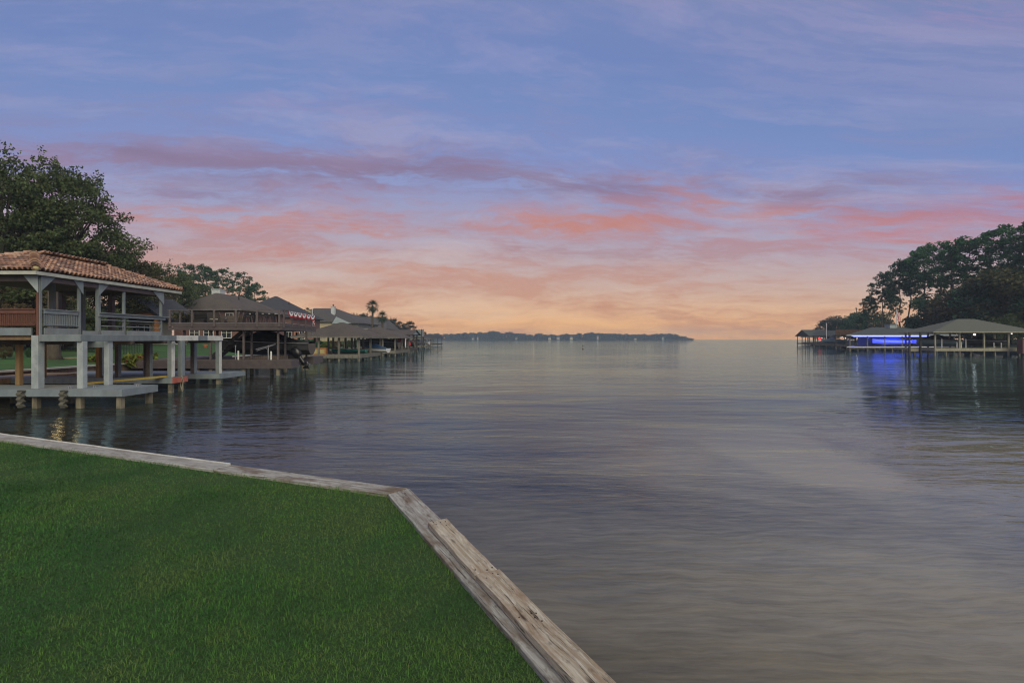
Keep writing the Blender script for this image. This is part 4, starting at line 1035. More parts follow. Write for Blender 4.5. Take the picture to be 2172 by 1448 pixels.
pbox('toe_board', M['bluepaint'], -17.06, -17.02, 17.62, 19.0, ZF + .01, ZF + .24)
pbox('toe_board', M['bluepaint'], -17.05, -17.01, 19.2, 19.88, ZF + .01, ZF + .16)
for a, b in ((20.08, 21.21), (21.39, 23.46)):
    pbox('toe_board', M['bluepaint'], -17.05, -17.01, a, b, ZF + .01, ZF + .2)
    for z in (ZF + .36, ZF + .62): pbox('rail', M['bluepaint'], -17.06, -17.02, a, b, z, z + .035)
pbox('rail', M['bluepaint'], -17.03, -16.99, 19.9, 23.72, ZR - .15, ZR - .012)
pbox('hand_rail', M['bluepaint'], -17.12, -16.9, 19.9, 23.85, ZR - .010, ZR + .022)
for y in (17.9, 20.6): pbox('rail', M['brownpaint'], -21.96, -21.92, y, y + 2.5, ZR - .1, ZR)
# roof: deck, fascia, tiles
EX0, EX1, EY0, EY1 = -22.1, -16.92, 17.18, 24.75
ZEV = ZE + .13; ZRG = Z(541, 19.75)
RX = (EX0 + EX1) / 2; RA, RB = EY0 + 2.55, EY1 - 1.75
def roofmb(mb):
    vs = hip_verts(EX0, EX1, EY0, EY1, ZEV, ZRG - .03, (RX, RA), (RX, RB), t=.05)
    fs = [(0, 1, 4), (1, 2, 5, 4), (2, 3, 5), (3, 0, 4, 5)]
    mb.add(vs, fs + [tuple(k + 6 for k in q)[::-1] for q in fs] + [(a, b, b + 6, a + 6) for a, b in ((0, 1), (1, 2), (2, 3), (3, 0))])
roof = part('roof', M['brownpaint'], roofmb)
pbox('roof_fascia', M['trimpaint'], EX0, EX1 + .03, EY0 - .03, EY0 - .002, ZE + .005, ZEV + .0)
pbox('roof_fascia', M['trimpaint'], EX1 + .002, EX1 + .03, EY0 - .001, EY1, ZE + .005, ZEV + .0)
pbox('roof_fascia', M['trimpaint'], EX0 - .03, EX0 - .002, EY0 - .03, EY1, ZE + .005, ZEV + .0)
pbox('roof_fascia', M['trimpaint'], EX0, EX1, EY1 + .002, EY1 + .03, ZE + .005, ZEV + .0)
pbox('soffit', M['brownpaint'], EX0 + .01, EX1 - .01, EY0 + .01, EY1 - .01, ZE + .035, ZE + .05)
def tile_profile(w, h, n=9):
    return [(-w / 2 + w * i / (n - 1), h * math.sin(math.pi * i / (n - 1)) ** .8) for i in range(n)]
def tile_mesh(w=.195, L=.46, h=.105, t=.018):
    """barrel tile, runs up local +Y from the lip at y=0, wider at the lip"""
    mb = MB(); rings = []
    for y, k in ((0, 1.0), (L, .86)):
        up = [(x * k, y, z * k + t + (.05 if y == 0 else 0.004)) for x, z in tile_profile(w, h)]
        dn = [(x * k * .86, y, z * k * .86 + (.05 if y == 0 else .004) - .004) for x, z in tile_profile(w, h)][::-1]
        rings.append(up + dn)
    mb.loft(rings); return mb.mesh('roof_tile', M['tile'])
TM = tile_mesh()
PITCH, EXPO = .188, .345
def tile_face(a, b, c, dd, parts=True, acc=None):
    """tiles on plane: eave a->b, top edge dd..c (quad a,b,c,d)"""
    a, b, c, dd = map(Vector, (a, b, c, dd)); u = (b - a).normalized(); L = (b - a).length
    n = u.cross((dd - a)).normalized()
    if n.z < 0: n = -n
    v = n.cross(u); hgt = (dd - a).dot(v)
    s0, s1 = (dd - a).dot(u), (c - a).dot(u)
    rows_ = int(hgt / EXPO) + 1; cnt = 0
    rot = Matrix((u, v, n)).transposed()
    for r_ in range(rows_):
        y = r_ * EXPO - .05
        lo = s0 * max(0, (y + .12)) / hgt; hi = L + (s1 - L) * max(0, (y + .12)) / hgt
        k = math.ceil(lo / PITCH)
        while k * PITCH <= hi:
            if k * PITCH > .03 and k * PITCH < L - .03:
                p = a + u * (k * PITCH) + v * y + n * .012
                jitter = Matrix.Rotation(random.uniform(-.02, .02), 3, 'Z')
                if parts:
                    o = add_obj('roof_tile', TM, roof, p - base_of(roof)); o.rotation_euler = (rot @ jitter).to_euler()
                    o.scale = (1, min(1, (hgt - y + .02) / .46), 1)
                else:
                    acc.append((p, rot)); 
                cnt += 1
            k += 1
    return cnt
cA, cB, cC, cD = (EX0, EY0, ZEV), (EX1, EY0, ZEV), (EX1, EY1, ZEV), (EX0, EY1, ZEV)
r1, r2 = (RX, RA, ZRG - .03), (RX, RB, ZRG - .03)
n1 = tile_face(cB, cC, r2, r1); n2 = tile_face(cA, cB, r1, r1)
acc = []
tile_face(cD, cA, r1, r2, False, acc); tile_face(cC, cD, r2, r2, False, acc)
tv, tf = [], []
src = [v.co.copy() for v in TM.vertices]; sp = [tuple(p.vertices) for p in TM.polygons]
for p, rot in acc:
    k = len(tv); tv += [tuple(p + rot @ q - base_of(roof)) for q in src]; tf += [tuple(i + k for i in q) for q in sp]
me = bpy.data.meshes.new('rear_tiles'); me.from_pydata(tv, [], tf); me.materials.append(M['tile'])
o = add_obj('rear_tiles', me, roof); o['kind'] = 'stuff'
# hip and ridge caps
def caps(p, q, w=.26, step=.27, lift=.075, sx=1.25):
    p, q = Vector(p), Vector(q); d = (q - p); L = d.length; d.normalize()
    x = d.cross(Vector((0, 0, 1))).normalized(); z = x.cross(d)
    rot = Matrix((x, d, z)).transposed()
    i = 0
    while i * step < L - .05:
        o = add_obj('ridge_tile', CAPM, roof, p + d * (i * step) + z * lift - base_of(roof)); o.rotation_euler = rot.to_euler(); o.scale = (sx, 1, 1.15); i += 1
def cap_mesh():
    mb = MB(); rings = []
    for y, k in ((0, 1.0), (.4, .85)):
        up = [(x * k, y, z * k + (.035 if y == 0 else 0)) for x, z in tile_profile(.26, .12, 9)]
        dn = [(x * k * .86, y, z * k * .84 + (.035 if y == 0 else 0) - .006) for x, z in tile_profile(.26, .12, 9)][::-1]
        rings.append(up + dn)
    mb.loft(rings); return mb.mesh('ridge_tile', M['tile'])
CAPM = cap_mesh()
caps(cB, r1); caps(cA, r1); caps(cC, r2); caps(cD, r2); caps(r2, r1, lift=.03, sx=1.35)
part('hip_end_cap', M['chim_yellow'], lambda b: b.ball((EX1 - .07, EY0 + .07, ZEV + .115), .12, 10, 6, (1.1, 1.1, .85)), roof, smooth=True)
# rubber fenders on the front deck edge
def fender(px, label):
    x = X(px, 17.2); o = MB(); rings = []
    for i in range(19):
        t = i / 18; z = ZD - .02 - t * .62
        y = 17.10 + .018 * math.sin(t * 21); w = .085 + .008 * math.sin(t * 21 + 1); xx = x + .022 * math.sin(t * 21 + .6)
        rings.append([(xx - w, y, z), (xx + w, y, z), (xx + w, y + .13, z), (xx - w, y + .13, z)])
    o.loft(rings); single('dock_fender', o, M['rubber'], label, 'fender', 'ribbed fenders on the boathouse deck')
fender(46, 'ribbed rubber dock fender left of the pavilion corner post')
fender(136, 'ribbed rubber dock fender between the two front posts')
# cleats on the deck
def cleat(px, py, label):
    d = (HC - ZD) * F / (py - CY); x = X(px, d); o = MB()
    o.tube([(x - .14, d, ZD + .09), (x - .05, d, ZD + .075), (x + .05, d, ZD + .075), (x + .14, d, ZD + .09)], [.014, .02, .02, .014], 6)
    for k in (-.045, .045): o.tube([(x + k, d, ZD), (x + k, d, ZD + .075)], .016, 6)
    single('dock_cleat', o, M['metal'], label, 'cleat', 'cleats on the front deck')
cleat(201, 821.5, 'metal mooring cleat on the deck between second and third post')
cleat(292, 818.5, 'metal mooring cleat near the free deck corner')
cleat(148, 823.2, 'metal mooring cleat on the lit deck left of second post')
# yellow plank bridging the slip
mb = MB(); mb.beam((-16.75, 18.8, ZD + .045), (-16.25, 22.75, ZD + .045), .16, .07); mb.beam((-16.6, 18.8, ZD + .045), (-16.07, 22.75, ZD + .045), .10, .05)
single('yellow_plank', mb, M['yellow'], 'long yellow plank bridging the boat slip behind third post', 'plank')
# lamps under the upper floor
def lamp(name, x, y, z, label, energy, colr, bulb, r=.06, shade=True):
    o = empty(name, (x, y, z), label, 'lamp')
    if shade: part('housing', M['iron'], lambda b: b.loft([[(x + rr * math.cos(t * math.pi / 4), y + rr * math.sin(t * math.pi / 4), zz) for t in range(8)] for zz, rr in ((z + .12, .04), (z + .1, .07), (z + .02, .12))]), o)
    part('bulb', bulb, lambda b: b.ball((x, y, z), r, 8, 5), o, smooth=True)
    if energy:
        ld = bpy.data.lights.new('bulb_light', 'POINT'); ld.energy = energy; ld.color = colr; ld.shadow_soft_size = max(.12, r * 1.2)
        lo_ = bpy.data.objects.new('bulb_light', ld); COL.objects.link(lo_); lo_.parent = o; lo_.location = (0, 0, -.1)
    return o
lamp('deck_lamp', X(158, 19.4), 19.4, 2.405, 'warm glowing lamp under the pavilion floor near second post', 5, (1, .55, .2), M['bulb'], .04)
lamp('deck_lamp', -20.4, 21.6, 2.40, 'warm lamp under the pavilion floor above the ochre posts', 9, (1, .5, .18), M['bulb'], .045)
# floodlight on the white-faced post
fl = empty('floodlight', (-15.69, 22.5, 2.2), 'small unlit grey floodlight on the white faced post', 'lamp')
part('bracket', M['greypaint'], lambda b: b.box(-15.735, -15.69, 22.47, 22.53, 2.2, 2.34), fl)
part('head', M['greypaint'], lambda b: b.loft([[( -15.66 + rr * math.cos(t * math.pi / 4), 22.42 - q, 2.27 - q * .5 + rr * math.sin(t * math.pi / 4)) for t in range(8)] for q, rr in ((-.08, .03), (-.02, .06), (.08, .09))]), fl)
# rope coil and line hanging from the red-edged deck
mb = MB(); pts = [(-15.66, 23.0 + .04 * math.sin(k * .9), ZD + .02 - k * .11) for k in range(9)]; mb.tube(pts, .018, 5)
pts = [(-15.68 + .05 * math.sin(k), 22.93 + .03 * math.cos(k * 1.3), ZD + .05 - k * .09) for k in range(8)]; mb.tube(pts, .016, 5)
single('mooring_rope', mb, M['tanwood'], 'frayed mooring rope hanging over the red deck edge', 'rope')

# garden behind the pavilion: flower bed, fence, path, trunk
def bed(px0, px1, py_top, d, m, label, n=260, s=.3):
    x0, x1 = X(px0, d), X(px1, d); z0 = lground((x0 + x1) / 2, d); zt = Z(py_top, d)
    o = empty('flower_bed', ((x0 + x1) / 2, d, z0), label, 'plant'); r = np.random.default_rng(int(px0))
    P = np.column_stack([r.uniform(x0, x1, n), d + r.uniform(-.4, .4, n), z0 + (zt - z0) * r.uniform(0.05, 1, n) ** .8])
    v, f = leaf_faces(P - np.array([(x0 + x1) / 2, d, z0]), s, r=r, elong=2.4); add_obj('foliage', arrays_mesh('foliage', v, f, m), o)
    P = np.column_stack([r.uniform(x0, x1, 26), d - .42 + r.uniform(-.1, .1, 26), zt - r.uniform(0, .25, 26)]) - np.array([(x0 + x1) / 2, d, z0])
    v, f = leaf_faces(P, .12, r=r); add_obj('blossom', arrays_mesh('blossom', v, f, M['flower']), o)
bed(272, 292, 758, 33, M['limeleaf'], 'yellow green flower bed with pale blossoms behind the third post')
bed(302, 324, 754, 33.5, M['limeleaf'], 'lime leafed flower bed with red blossoms between two grey posts')
bed(198, 210, 762, 33.5, M['limeleaf'], 'narrow strip of lime foliage beside the ochre post')
def picket_fence(px0, px1, d, z1, label):
    x0, x1 = X(px0, d), X(px1, d); z0 = lground(x0, d)
    o = empty('iron_fence', (x0, d, z0), label, 'fence')
    for z in (.12, z1 - .08): pbox('rail', M['iron'], x0, x1, d - .015, d + .015, z0 + z, z0 + z + .03, o)
    n = int((x1 - x0) / .13); me = MB(); me.box(-.01, .01, -.01, .01, 0, z1); mesh = me.mesh('picket', M['iron'])
    for i in range(n + 1): add_obj('picket', mesh, o, Vector((i * (x1 - x0) / n, -.03, .02)))
picket_fence(130, 215, 40, 1.15, 'black iron picket fence seen between the second post and ochre post')
picket_fence(262, 296, 40, 1.15, 'short black iron fence piece behind the flower bed')
single('garden_path', (lambda b: b.box(X(100, 34.5), X(160, 34.5), 34.0, 35.0, lground(-29, 34) - .25, lground(-31.5, 34.5) + .05))(MB()), M['path'], 'sandy strip of garden path behind the pavilion', 'path')
o = empty('garden_tree', (X(113, 33), 33, lground(X(113, 33), 33)), 'stout brown trunk with flared base seen under the pavilion floor', 'tree')
part('trunk', M['bark'], lambda b: b.tube([(X(113, 33), 33, .9), (X(113, 33), 33, 1.4), (X(114, 33), 33, 2.6), (X(112, 33), 33, 6.5)], [.62, .42, .33, .26], 10), o, smooth=True)
# white garden wall far behind on the lawn
single('garden_wall', (lambda b: b.box(X(190, 60), X(392, 60), 60, 60.25, 1.5, Z(728, 60)))(MB()), M['concrete'], 'low white garden wall at the back of the green lawn', 'wall')

# ================================================================== BROWN DOCK with upper deck
SH = -.15; YR = 32.5
bd = empty('brown_dock', (-19.5, 36, 0), 'dark brown two level boat dock with railed upper deck', 'dock')
def bpart(name, m, x0, x1, y0, y1, z0, z1, parent=bd, bevel=0):
    mb = MB(); mb.box(x0, x1, y0, y1, z0, z1, SH, YR); return mb.build(name, m, parent, False, bevel)
BX0, BX1, BY0, BY1 = -23.1, -15.5, 32.5, 41.5
zu0, zu1, zur = 3.09, 3.56, 4.46
# lower deck: front walk + side walk, slip between
for (x0, x1, y0, y1) in ((BX0 - 2.6, BX1 + .55, BY0 + .3, BY0 + 2.1), (BX0 - 2.6, BX0 + .4, BY0 + 2.15, BY1), (BX1 - .1, BX1 + .6, 38.4, BY1)):
    n = max(1, int((y1 - y0) / .15))
    for i in range(n):
        yy = y0 + i * (y1 - y0) / n; bpart('deck_board', M['browndeck'], x0, x1, yy, yy + (y1 - y0) / n - .01, 1.03, 1.06)
    for k in range(3):
        bpart('fascia', M['brownpaint'], x0 - .02, x1 + .02, y0 - .04, y0 - .004, .50 + k * .178, .50 + k * .178 + .172)
        mb = MB(); mb.box(x1 + .004, x1 + .04, y0 - .002, y1, .5 + k * .178, .5 + k * .178 + .172, SH, YR); mb.build('fascia', M['browndeck'], bd)
    bpart('joist_frame', M['darkwood'], x0 + .05, x1 - .05, y0 + .05, y1 - .05, .52, 1.02)
bposts = [(X(517, 33), 33.0), (X(534, 34.3), 34.3), (X(590, 33), 33.0), (X(605, 36), 36), (X(447, 33), 33), (X(391, 33), 33), (X(461, 34.4), 34.4), (X(650, 38.6), 38.6)]
for x, y in bposts:
    s = x  # already true position
    mb = MB(); mb.box(x - .06, x + .06, y - .06, y + .06, 1.07, zu0); mb.build('post', M['browndeck'], bd, bevel=.006)
    mb = MB(); mb.tube([(x, y, -1.5), (x, y, .52)], .13, 8); mb.build('pile', M['pile'], bd)
for x, y in ((X(577, 34), 34), (X(642, 37.5), 37.5), (X(520, 34.4), 34.4), (X(470, 33), 33), (X(420, 33), 33), (X(545, 40), 40), (X(600, 40), 40)):
    mb = MB(); mb.tube([(x, y, -1.5), (x, y, .55)], .12, 8); mb.build('pile', M['pile'], bd)
bpart('lift_box', M['browndeck'], X(650, 38.3), X(661, 38.3), 37.9, 38.5, .50, 1.0)
bpart('lift_motor', M['black'], X(651.5, 38.4), X(655, 38.4), 38.3, 38.75, 2.75, 3.02)
# upper deck
n = int((BY1 - BY0) / .3)
bpart('upper_floor', M['browndeck'], BX0, BX1, BY0 + .05, BY1, zu1 - .12, zu1 - .06)
for k in range(2):
    hh = (zu1 - zu0 - .02) / 2
    bpart('fascia', M['brownpaint'], BX0 - .02, BX1 + .02, BY0, BY0 + .045, zu0 + k * (hh + .02), zu0 + k * (hh + .02) + hh)
    bpart('fascia', M['browndeck'], BX1 + .004, BX1 + .05, BY0 + .046, BY1, zu0 + k * (hh + .02), zu0 + k * (hh + .02) + hh)
for i in range(7): bpart('cross_beam', M['darkwood'], BX0 + .1, BX1 - .1, BY0 + .4 + i * 1.4, BY0 + .5 + i * 1.4, zu0 + .04, zu1 - .13)
bpart('hand_rail', M['browndeck'], BX0 - .02, BX1 + .05, BY0 - .04, BY0 + .09, zur - .04, zur)
bpart('hand_rail', M['browndeck'], BX1 - .04, BX1 + .09, BY0 + .09, BY1, zur - .042, zur - .002)
bpart('hand_rail', M['browndeck'], BX0 - .05, BX0 + .05, BY0 + .09, BY1, zur - .042, zur - .002)
bpart('bottom_rail', M['metal'], BX0, BX1, BY0 + .0, BY0 + .03, zu1 + .01, zu1 + .04)
bpart('bottom_rail', M['metal'], BX1 - .03, BX1, BY0 + .1, BY1, zu1 + .01, zu1 + .04)
for px in (361, 408, 455, 501, 546, 593):
    x = X(px, BY0); mb = MB(); mb.box(x - .06, x + .06, BY0 - .07, BY0 - .002, zu0 + .02 + .2, zur - .042); mb.build('rail_post', M['browndeck'], bd, bevel=.005)
for px in (600, 617, 632, 646, 659):
    d = BX1; y = (BX1 - SH * YR) * F / ((px - CX) - SH * F); x = BX1 + SH * (y - YR)
    mb = MB(); mb.box(x + .052, x + .12, y - .06, y + .06, zu0 + .2, zur - .044); mb.build('rail_post', M['browndeck'], bd, bevel=.005)
for k in range(5):
    y = BY0 + 1.5 + k * 1.8; x = BX0 + SH * (y - YR); mb = MB(); mb.box(x - .05, x + .05, y - .05, y + .05, zu1 - .06, zur - .043); mb.build('rail_post', M['browndeck'], bd)
# wires
for z in (3.85, 4.1):
    mb = MB(); mb.tube([(BX0, BY0 + .02, z), (BX1, BY0 + .02, z)], .006, 4); mb.build('rail_wire', M['iron'], bd)
# stairs
st_ = [(X(447, 35), 35.2, 1.06), (X(520, 35), 35.2, 3.4)]
for dy_ in (0, .95):
    mb = MB(); mb.beam((st_[0][0], 35.2 + dy_, 1.2), (st_[1][0], 35.2 + dy_, 3.3), .05, .28); mb.build('stair_stringer', M['darkwood'], bd)
for i in range(11):
    t = (i + .5) / 11; x = st_[0][0] + (st_[1][0] - st_[0][0]) * t; z = 1.2 + 2.1 * t
    mb = MB(); mb.box(x - .13, x + .13, 35.23, 36.12, z + .02, z + .06); mb.build('stair_tread', M['browndeck'], bd)
mb = MB(); mb.prism([(X(540, 37), 37.2, 3.05), (X(578, 37), 37.2, 3.05), (X(543, 37), 37.2, 2.3)], (0, .06, 0)); mb.build('stair_panel', M['darkwood'], bd)
# furniture on the upper deck
UZ = zu1 - .06
def chair(px, d, rot, m, label, high=0.0, w=.72):
    x = X(px, d); o = empty('wicker_chair', (x, d, UZ), label, 'chair', 'wicker chairs on the upper deck'); o.rotation_euler = (0, 0, rot)
    def b(name, mm, *a):
        q = MB(); q.box(*a); return add_obj(name, q.mesh(name, mm), o)
    b('seat', m, -w / 2, w / 2, -.35, .35, .22, .40); b('seat_cushion', M['cushion'], -w / 2 + .1, w / 2 - .1, -.33, .25, .402, .48)
    q = MB(); q.prism([(-w / 2, .28, .25), (w / 2, .28, .25), (w / 2 - .04, .42, .95 + high), (-w / 2 + .04, .42, .95 + high)], (0, .07, 0)); add_obj('backrest', q.mesh('backrest', m), o)
    for s_ in (-1, 1): b('armrest', m, s_ * w / 2 - .05, s_ * w / 2 + .05, -.34, .3, .18, .64)
    for sx in (-1, 1):
        for sy in (-.3, .3): b('leg', m, sx * (w / 2 - .06) - .03, sx * (w / 2 - .06) + .03, sy - .03, sy + .03, 0, .22)
    return o
chair(452, 35.5, .7, M['wicker'], 'dark wicker armchair beside the hooded daybed')
chair(474, 35.8, 2.6, M['wicker_brown'], 'brown wicker armchair with pale back in the rail middle')
chair(490, 34.6, -.8, M['wicker_brown'], 'small brown wicker armchair right of the pale backed one')
chair(505, 35.6, -1.3, M['wicker_brown'], 'wicker armchair nearest to the bar table')
# hooded daybed
x = X(418, 35.5); dbd = empty('hooded_daybed', (x, 35.5, UZ), 'high dark wicker daybed with slatted hood on upper deck', 'daybed')
part('base', M['wicker'], lambda b: b.box(x - .75, x + .8, 35, 36, UZ, UZ + .38), dbd)
part('hood', M['wicker'], lambda b: b.prism([(x - .95, 36.0, UZ + .3), (x - .95, 36.0, UZ + .95), (x - .75, 36.0, UZ + .99), (x + .5, 36.0, UZ + .99), (x + .8, 36.0, UZ + .45), (x + .8, 36.0, UZ + .3)], (0, .12, 0)), dbd)
for k in range(4): part('slat', M['wicker'], lambda b: b.box(x - .7, x + .55, 35.93, 35.995, UZ + .45 + k * .13, UZ + .52 + k * .13), dbd)
part('side', M['wicker'], lambda b: b.prism([(x - .96, 36.0, UZ), (x - .96, 36.0, UZ + .97), (x - .86, 35.2, UZ + .5), (x - .8, 35.0, UZ)], (.08, 0, 0)), dbd)
# planter
x = X(381, 34.5); pt = empty('planter', (x, 34.5, UZ), 'black box planter with tuft of grass at the deck left end', 'planter')
part('pot', M['black'], lambda b: b.box(x - .28, x + .28, 34.2, 34.7, UZ, UZ + .42), pt, .02)
P = np.column_stack([rng.normal(0, .22, 160), rng.normal(0, .15, 160), .45 + rng.uniform(0, .38, 160)]); v, f = leaf_faces(P, .1, elong=5); add_obj('foliage', arrays_mesh('foliage', v, f, M['oliveleaf']), pt)
# bar table with stools
x = X(566, 37); tb_ = empty('bar_table', (x, 37, UZ), 'long high bar table with pale top on upper deck', 'table')
part('table_top', M['concrete'], lambda b: b.box(x - 1.3, x + .9, 36.6, 37.4, UZ + .88, UZ + .93), tb_)
part('apron', M['darkwood'], lambda b: b.box(x - 1.2, x + .8, 36.7, 37.3, UZ + .78, UZ + .876), tb_)
for sx in (-1.1, .7):
    for sy in (36.72, 37.28): part('leg', M['iron'], lambda b: b.box(x + sx - .04, x + sx + .04, sy - .04, sy + .04, UZ, UZ + .778), tb_)
stl = ('first bar stool from the left at the bar table', 'second bar stool from the left at the bar table', 'third bar stool from the left at the bar table', 'fourth bar stool from the left at the bar table', 'fifth bar stool, rightmost at the bar table')
for i, lab in enumerate(stl):
    sx = x - 1.1 + i * .48; so_ = empty('bar_stool', (sx, 36.35, UZ), lab, 'stool', 'stools at the bar table')
    part('seat', M['black'], lambda b: b.tube([(sx, 36.35, UZ + .62), (sx, 36.35, UZ + .67)], .17, 10), so_)
    part('backrest', M['black'], lambda b: b.box(sx - .16, sx + .16, 36.18, 36.21, UZ + .72, UZ + .92), so_)
    for a in range(4):
        t = a * math.pi / 2 + .78; part('leg', M['iron'], lambda b: b.beam((sx + .2 * math.cos(t), 36.35 + .2 * math.sin(t), UZ), (sx + .12 * math.cos(t), 36.35 + .12 * math.sin(t), UZ + .62), .03, .03), so_)
# bunting fans on the right railing
ordw = ('leftmost', 'second', 'third', 'fourth', 'fifth', 'rightmost')
for i in range(6):
    px = 607.5 + i * 9.1; y = (BX1 - SH * YR) * F / ((px - CX) - SH * F); x = BX1 + SH * (y - YR) + .14; zt = zur - .03
    y2 = (BX1 - SH * YR) * F / ((px + 8.4 - CX) - SH * F); w = (y2 - y) / 2
    o = empty('bunting_fan', (x, y + w, zt - .45), f'{ordw[i]} red white and blue bunting fan on the dock railing', 'bunting', 'bunting fans on the railing')
    for nm, mm, r0, r1, dx_ in (('red_band', M['red'], .36, .5, 0), ('white_band', M['white'], .2, .36, .004), ('blue_band', M['navy'], .1, .2, 0), ('white_centre', M['white'], 0.0, .1, .004)):
        mb = MB(); nseg = 14; ring = []
        for rr in (r0, r1):
            ring.append([(x + dx_ + .018 * math.sin(k * 2.2), y + w - math.cos(math.pi * k / nseg) * rr / .5 * w, zt - math.sin(math.pi * k / nseg) * rr * .92) for k in range(nseg + 1)])
        mb.loft(ring, closed=False); bmsh = mb.build(nm, mm, o); sol = bmsh.modifiers.new('solid', 'SOLIDIFY'); sol.thickness = .008
# national flag on a staff
y = 41.2; x = X(662, y); fg = empty('flag', (x, y, 2.9), 'small striped red and white flag on a pole at the dock end', 'flag')
part('pole', M['whitepvc'], lambda b: b.tube([(x, y, 2.9), (x + .02, y, 5.1)], [.04, .025], 6), fg)
for k in range(7):
    mb = MB(); mb.loft([[(x + .03 + .17 * t, y + .05 * math.sin(t * 5 + k * .3), 4.95 - k * .13 - .5 * t ** 1.2 + q) for t in (0, .2, .4, .6, .8, 1)] for q in (0, -.125)], closed=False)
    o = mb.build('stripe', M['red'] if k % 2 == 0 else M['white'], fg); o.modifiers.new('solid', 'SOLIDIFY').thickness = .006
mb = MB(); mb.loft([[(x + .032 + .09 * t, y - .012 + .05 * math.sin(t * 2.2), 4.955 - .25 * t + q) for t in (0, .3, .6, 1)] for q in (0, -.42)], closed=False)
o = mb.build('canton', M['navy'], fg); o.modifiers.new('solid', 'SOLIDIFY').thickness = .006
# white guide poles on the lower deck
for px, h_, lab in ((505.5, .62, 'short white guide pole beside the stair foot'), (575, .58, 'short white guide pole right of the jib post')):
    x = X(px, 33.4); mb = MB(); mb.tube([(x, 33.4, 1.06), (x, 33.4, 1.06 + h_)], .055, 8); single('guide_pole', mb, M['whitepvc'], lab, 'pole')
# jib / boat hoist arm
x = X(569, 33.6); jb = empty('hoist_stand', (x, 33.6, 1.06), 'grey metal hoist stand with tilted arms on lower dock', 'hoist')
part('mast', M['metal'], lambda b: b.tube([(x, 33.6, 1.06), (x, 33.6, 2.05)], .04, 8), jb)
part('arm', M['metal'], lambda b: b.beam((x - .85, 33.6, 1.78), (x + .5, 33.6, 2.13), .05, .06), jb)
part('arm', M['metal'], lambda b: b.beam((x - .75, 33.5, 1.68), (x + .4, 33.5, 2.06), .04, .05), jb)
part('brace', M['metal'], lambda b: b.beam((x, 33.6, 1.7), (x - .22, 33.6, 1.93), .03, .04), jb)
x2 = X(499.5, 33.6); mb = MB(); mb.tube([(x2, 33.6, 1.06), (x2, 33.6, 2.0)], .03, 8); mb.tube([(x2, 33.6, 2.0), (x2, 33.6, 2.06)], .055, 8)
single('lamp_post', mb, M['metal'], 'thin grey pole with round tip beside the stairs', 'pole')
# terracotta pot by the house wall
px, d = 436, 58; x = X(px, d); z0 = Z(737.5, d); mb = MB(); mb.loft([[(x + r_ * math.cos(k * math.pi / 5), d + r_ * math.sin(k * math.pi / 5), z) for k in range(10)] for z, r_ in ((z0, .16), (z0 + .3, .25), (z0 + .31, .28), (z0 + .4, .28))])
single('flower_pot', mb, M['terracotta'], 'orange terracotta pot on the lawn behind the brown dock', 'pot')

# ------------------------------------------------------------------ boats
def boat(name, label, cx, cy, z, rot, L, Wd, H, hull, cover=None, group=None, motor=False, tower=False, screen=False, stripe=None):
    """hull along local +Y (bow), base at keel"""
    o = empty(name, (cx, cy, z), label, 'boat', group); o.rotation_euler = (0, 0, rot)
    N = 10; rings = []; deck = []
    for i in range(N + 1):
        t = i / N; y = (t - .5) * L
        w = Wd / 2 * (1 - max(0, (t - .5) / .5) ** 2.4) + .02; sheer = H * (.78 + .22 * t ** 1.5); keel = H * .36 * max(0, (t - .6) / .4) ** 1.8
        rings.append([(-w, y, sheer), (-w * .93, y, keel + (sheer - keel) * .45), (-w * .5, y, keel + (sheer - keel) * .12), (0, y, keel), (w * .5, y, keel + (sheer - keel) * .12), (w * .93, y, keel + (sheer - keel) * .45), (w, y, sheer)])
        deck.append((w, y, sheer))
    mb = MB(); mb.loft(rings); ho = add_obj('hull', mb.mesh('hull', hull, smooth=False), o)
    mb = MB()
    for s_ in (-1, 1): mb.tube([(s_ * w * 1.01, y, zz + .01) for w, y, zz in deck], .035, 5)
    add_obj('gunwale', mb.mesh('gunwale', stripe or M['metal']), o)
    if cover:
        mb = MB(); cr = []
        for i, (w, y, zz) in enumerate(deck):
            t = i / N; hp = H * (.12 + .75 * math.exp(-((t - .5) / .22) ** 2)) * (1 - .2 * t)
            cr.append([(w * 1.03 * math.cos(math.pi * k / 8), y, zz + .03 + hp * math.sin(math.pi * k / 8) ** .8 - (.1 if k in (0, 8) else 0)) for k in range(9)])
        mb.loft(cr, closed=False); c = add_obj('cover', mb.mesh('cover', cover, smooth=True), o); c.modifiers.new('solid', 'SOLIDIFY').thickness = .02
    else:
        mb = MB(); mb.box(-Wd * .36, Wd * .36, -L * .25, L * .05, H * .7, H * .95); add_obj('console', mb.mesh('console', hull), o)
    if screen:
        mb = MB(); mb.prism([(-Wd * .38, L * .06, H * .95), (Wd * .38, L * .06, H * .95), (Wd * .3, -L * .02, H * 1.45), (-Wd * .3, -L * .02, H * 1.45)], (0, .03, 0)); add_obj('windscreen', mb.mesh('windscreen', M['glass']), o)
    if tower:
        mb = MB()
        for s_ in (-1, 1): mb.tube([(s_ * Wd * .46, L * .05, H * .9), (s_ * Wd * .44, -L * .02, H * 1.7), (s_ * Wd * .3, -L * .08, H * 2.05), (0, -L * .09, H * 2.1)], .04, 6)
        mb.tube([(-Wd * .44, -L * .2, H * .9), (-Wd * .44, -L * .05, H * 1.7)], .04, 6); mb.tube([(Wd * .44, -L * .2, H * .9), (Wd * .44, -L * .05, H * 1.7)], .04, 6)
        add_obj('tower', mb.mesh('tower', M['metal']), o)
    return o
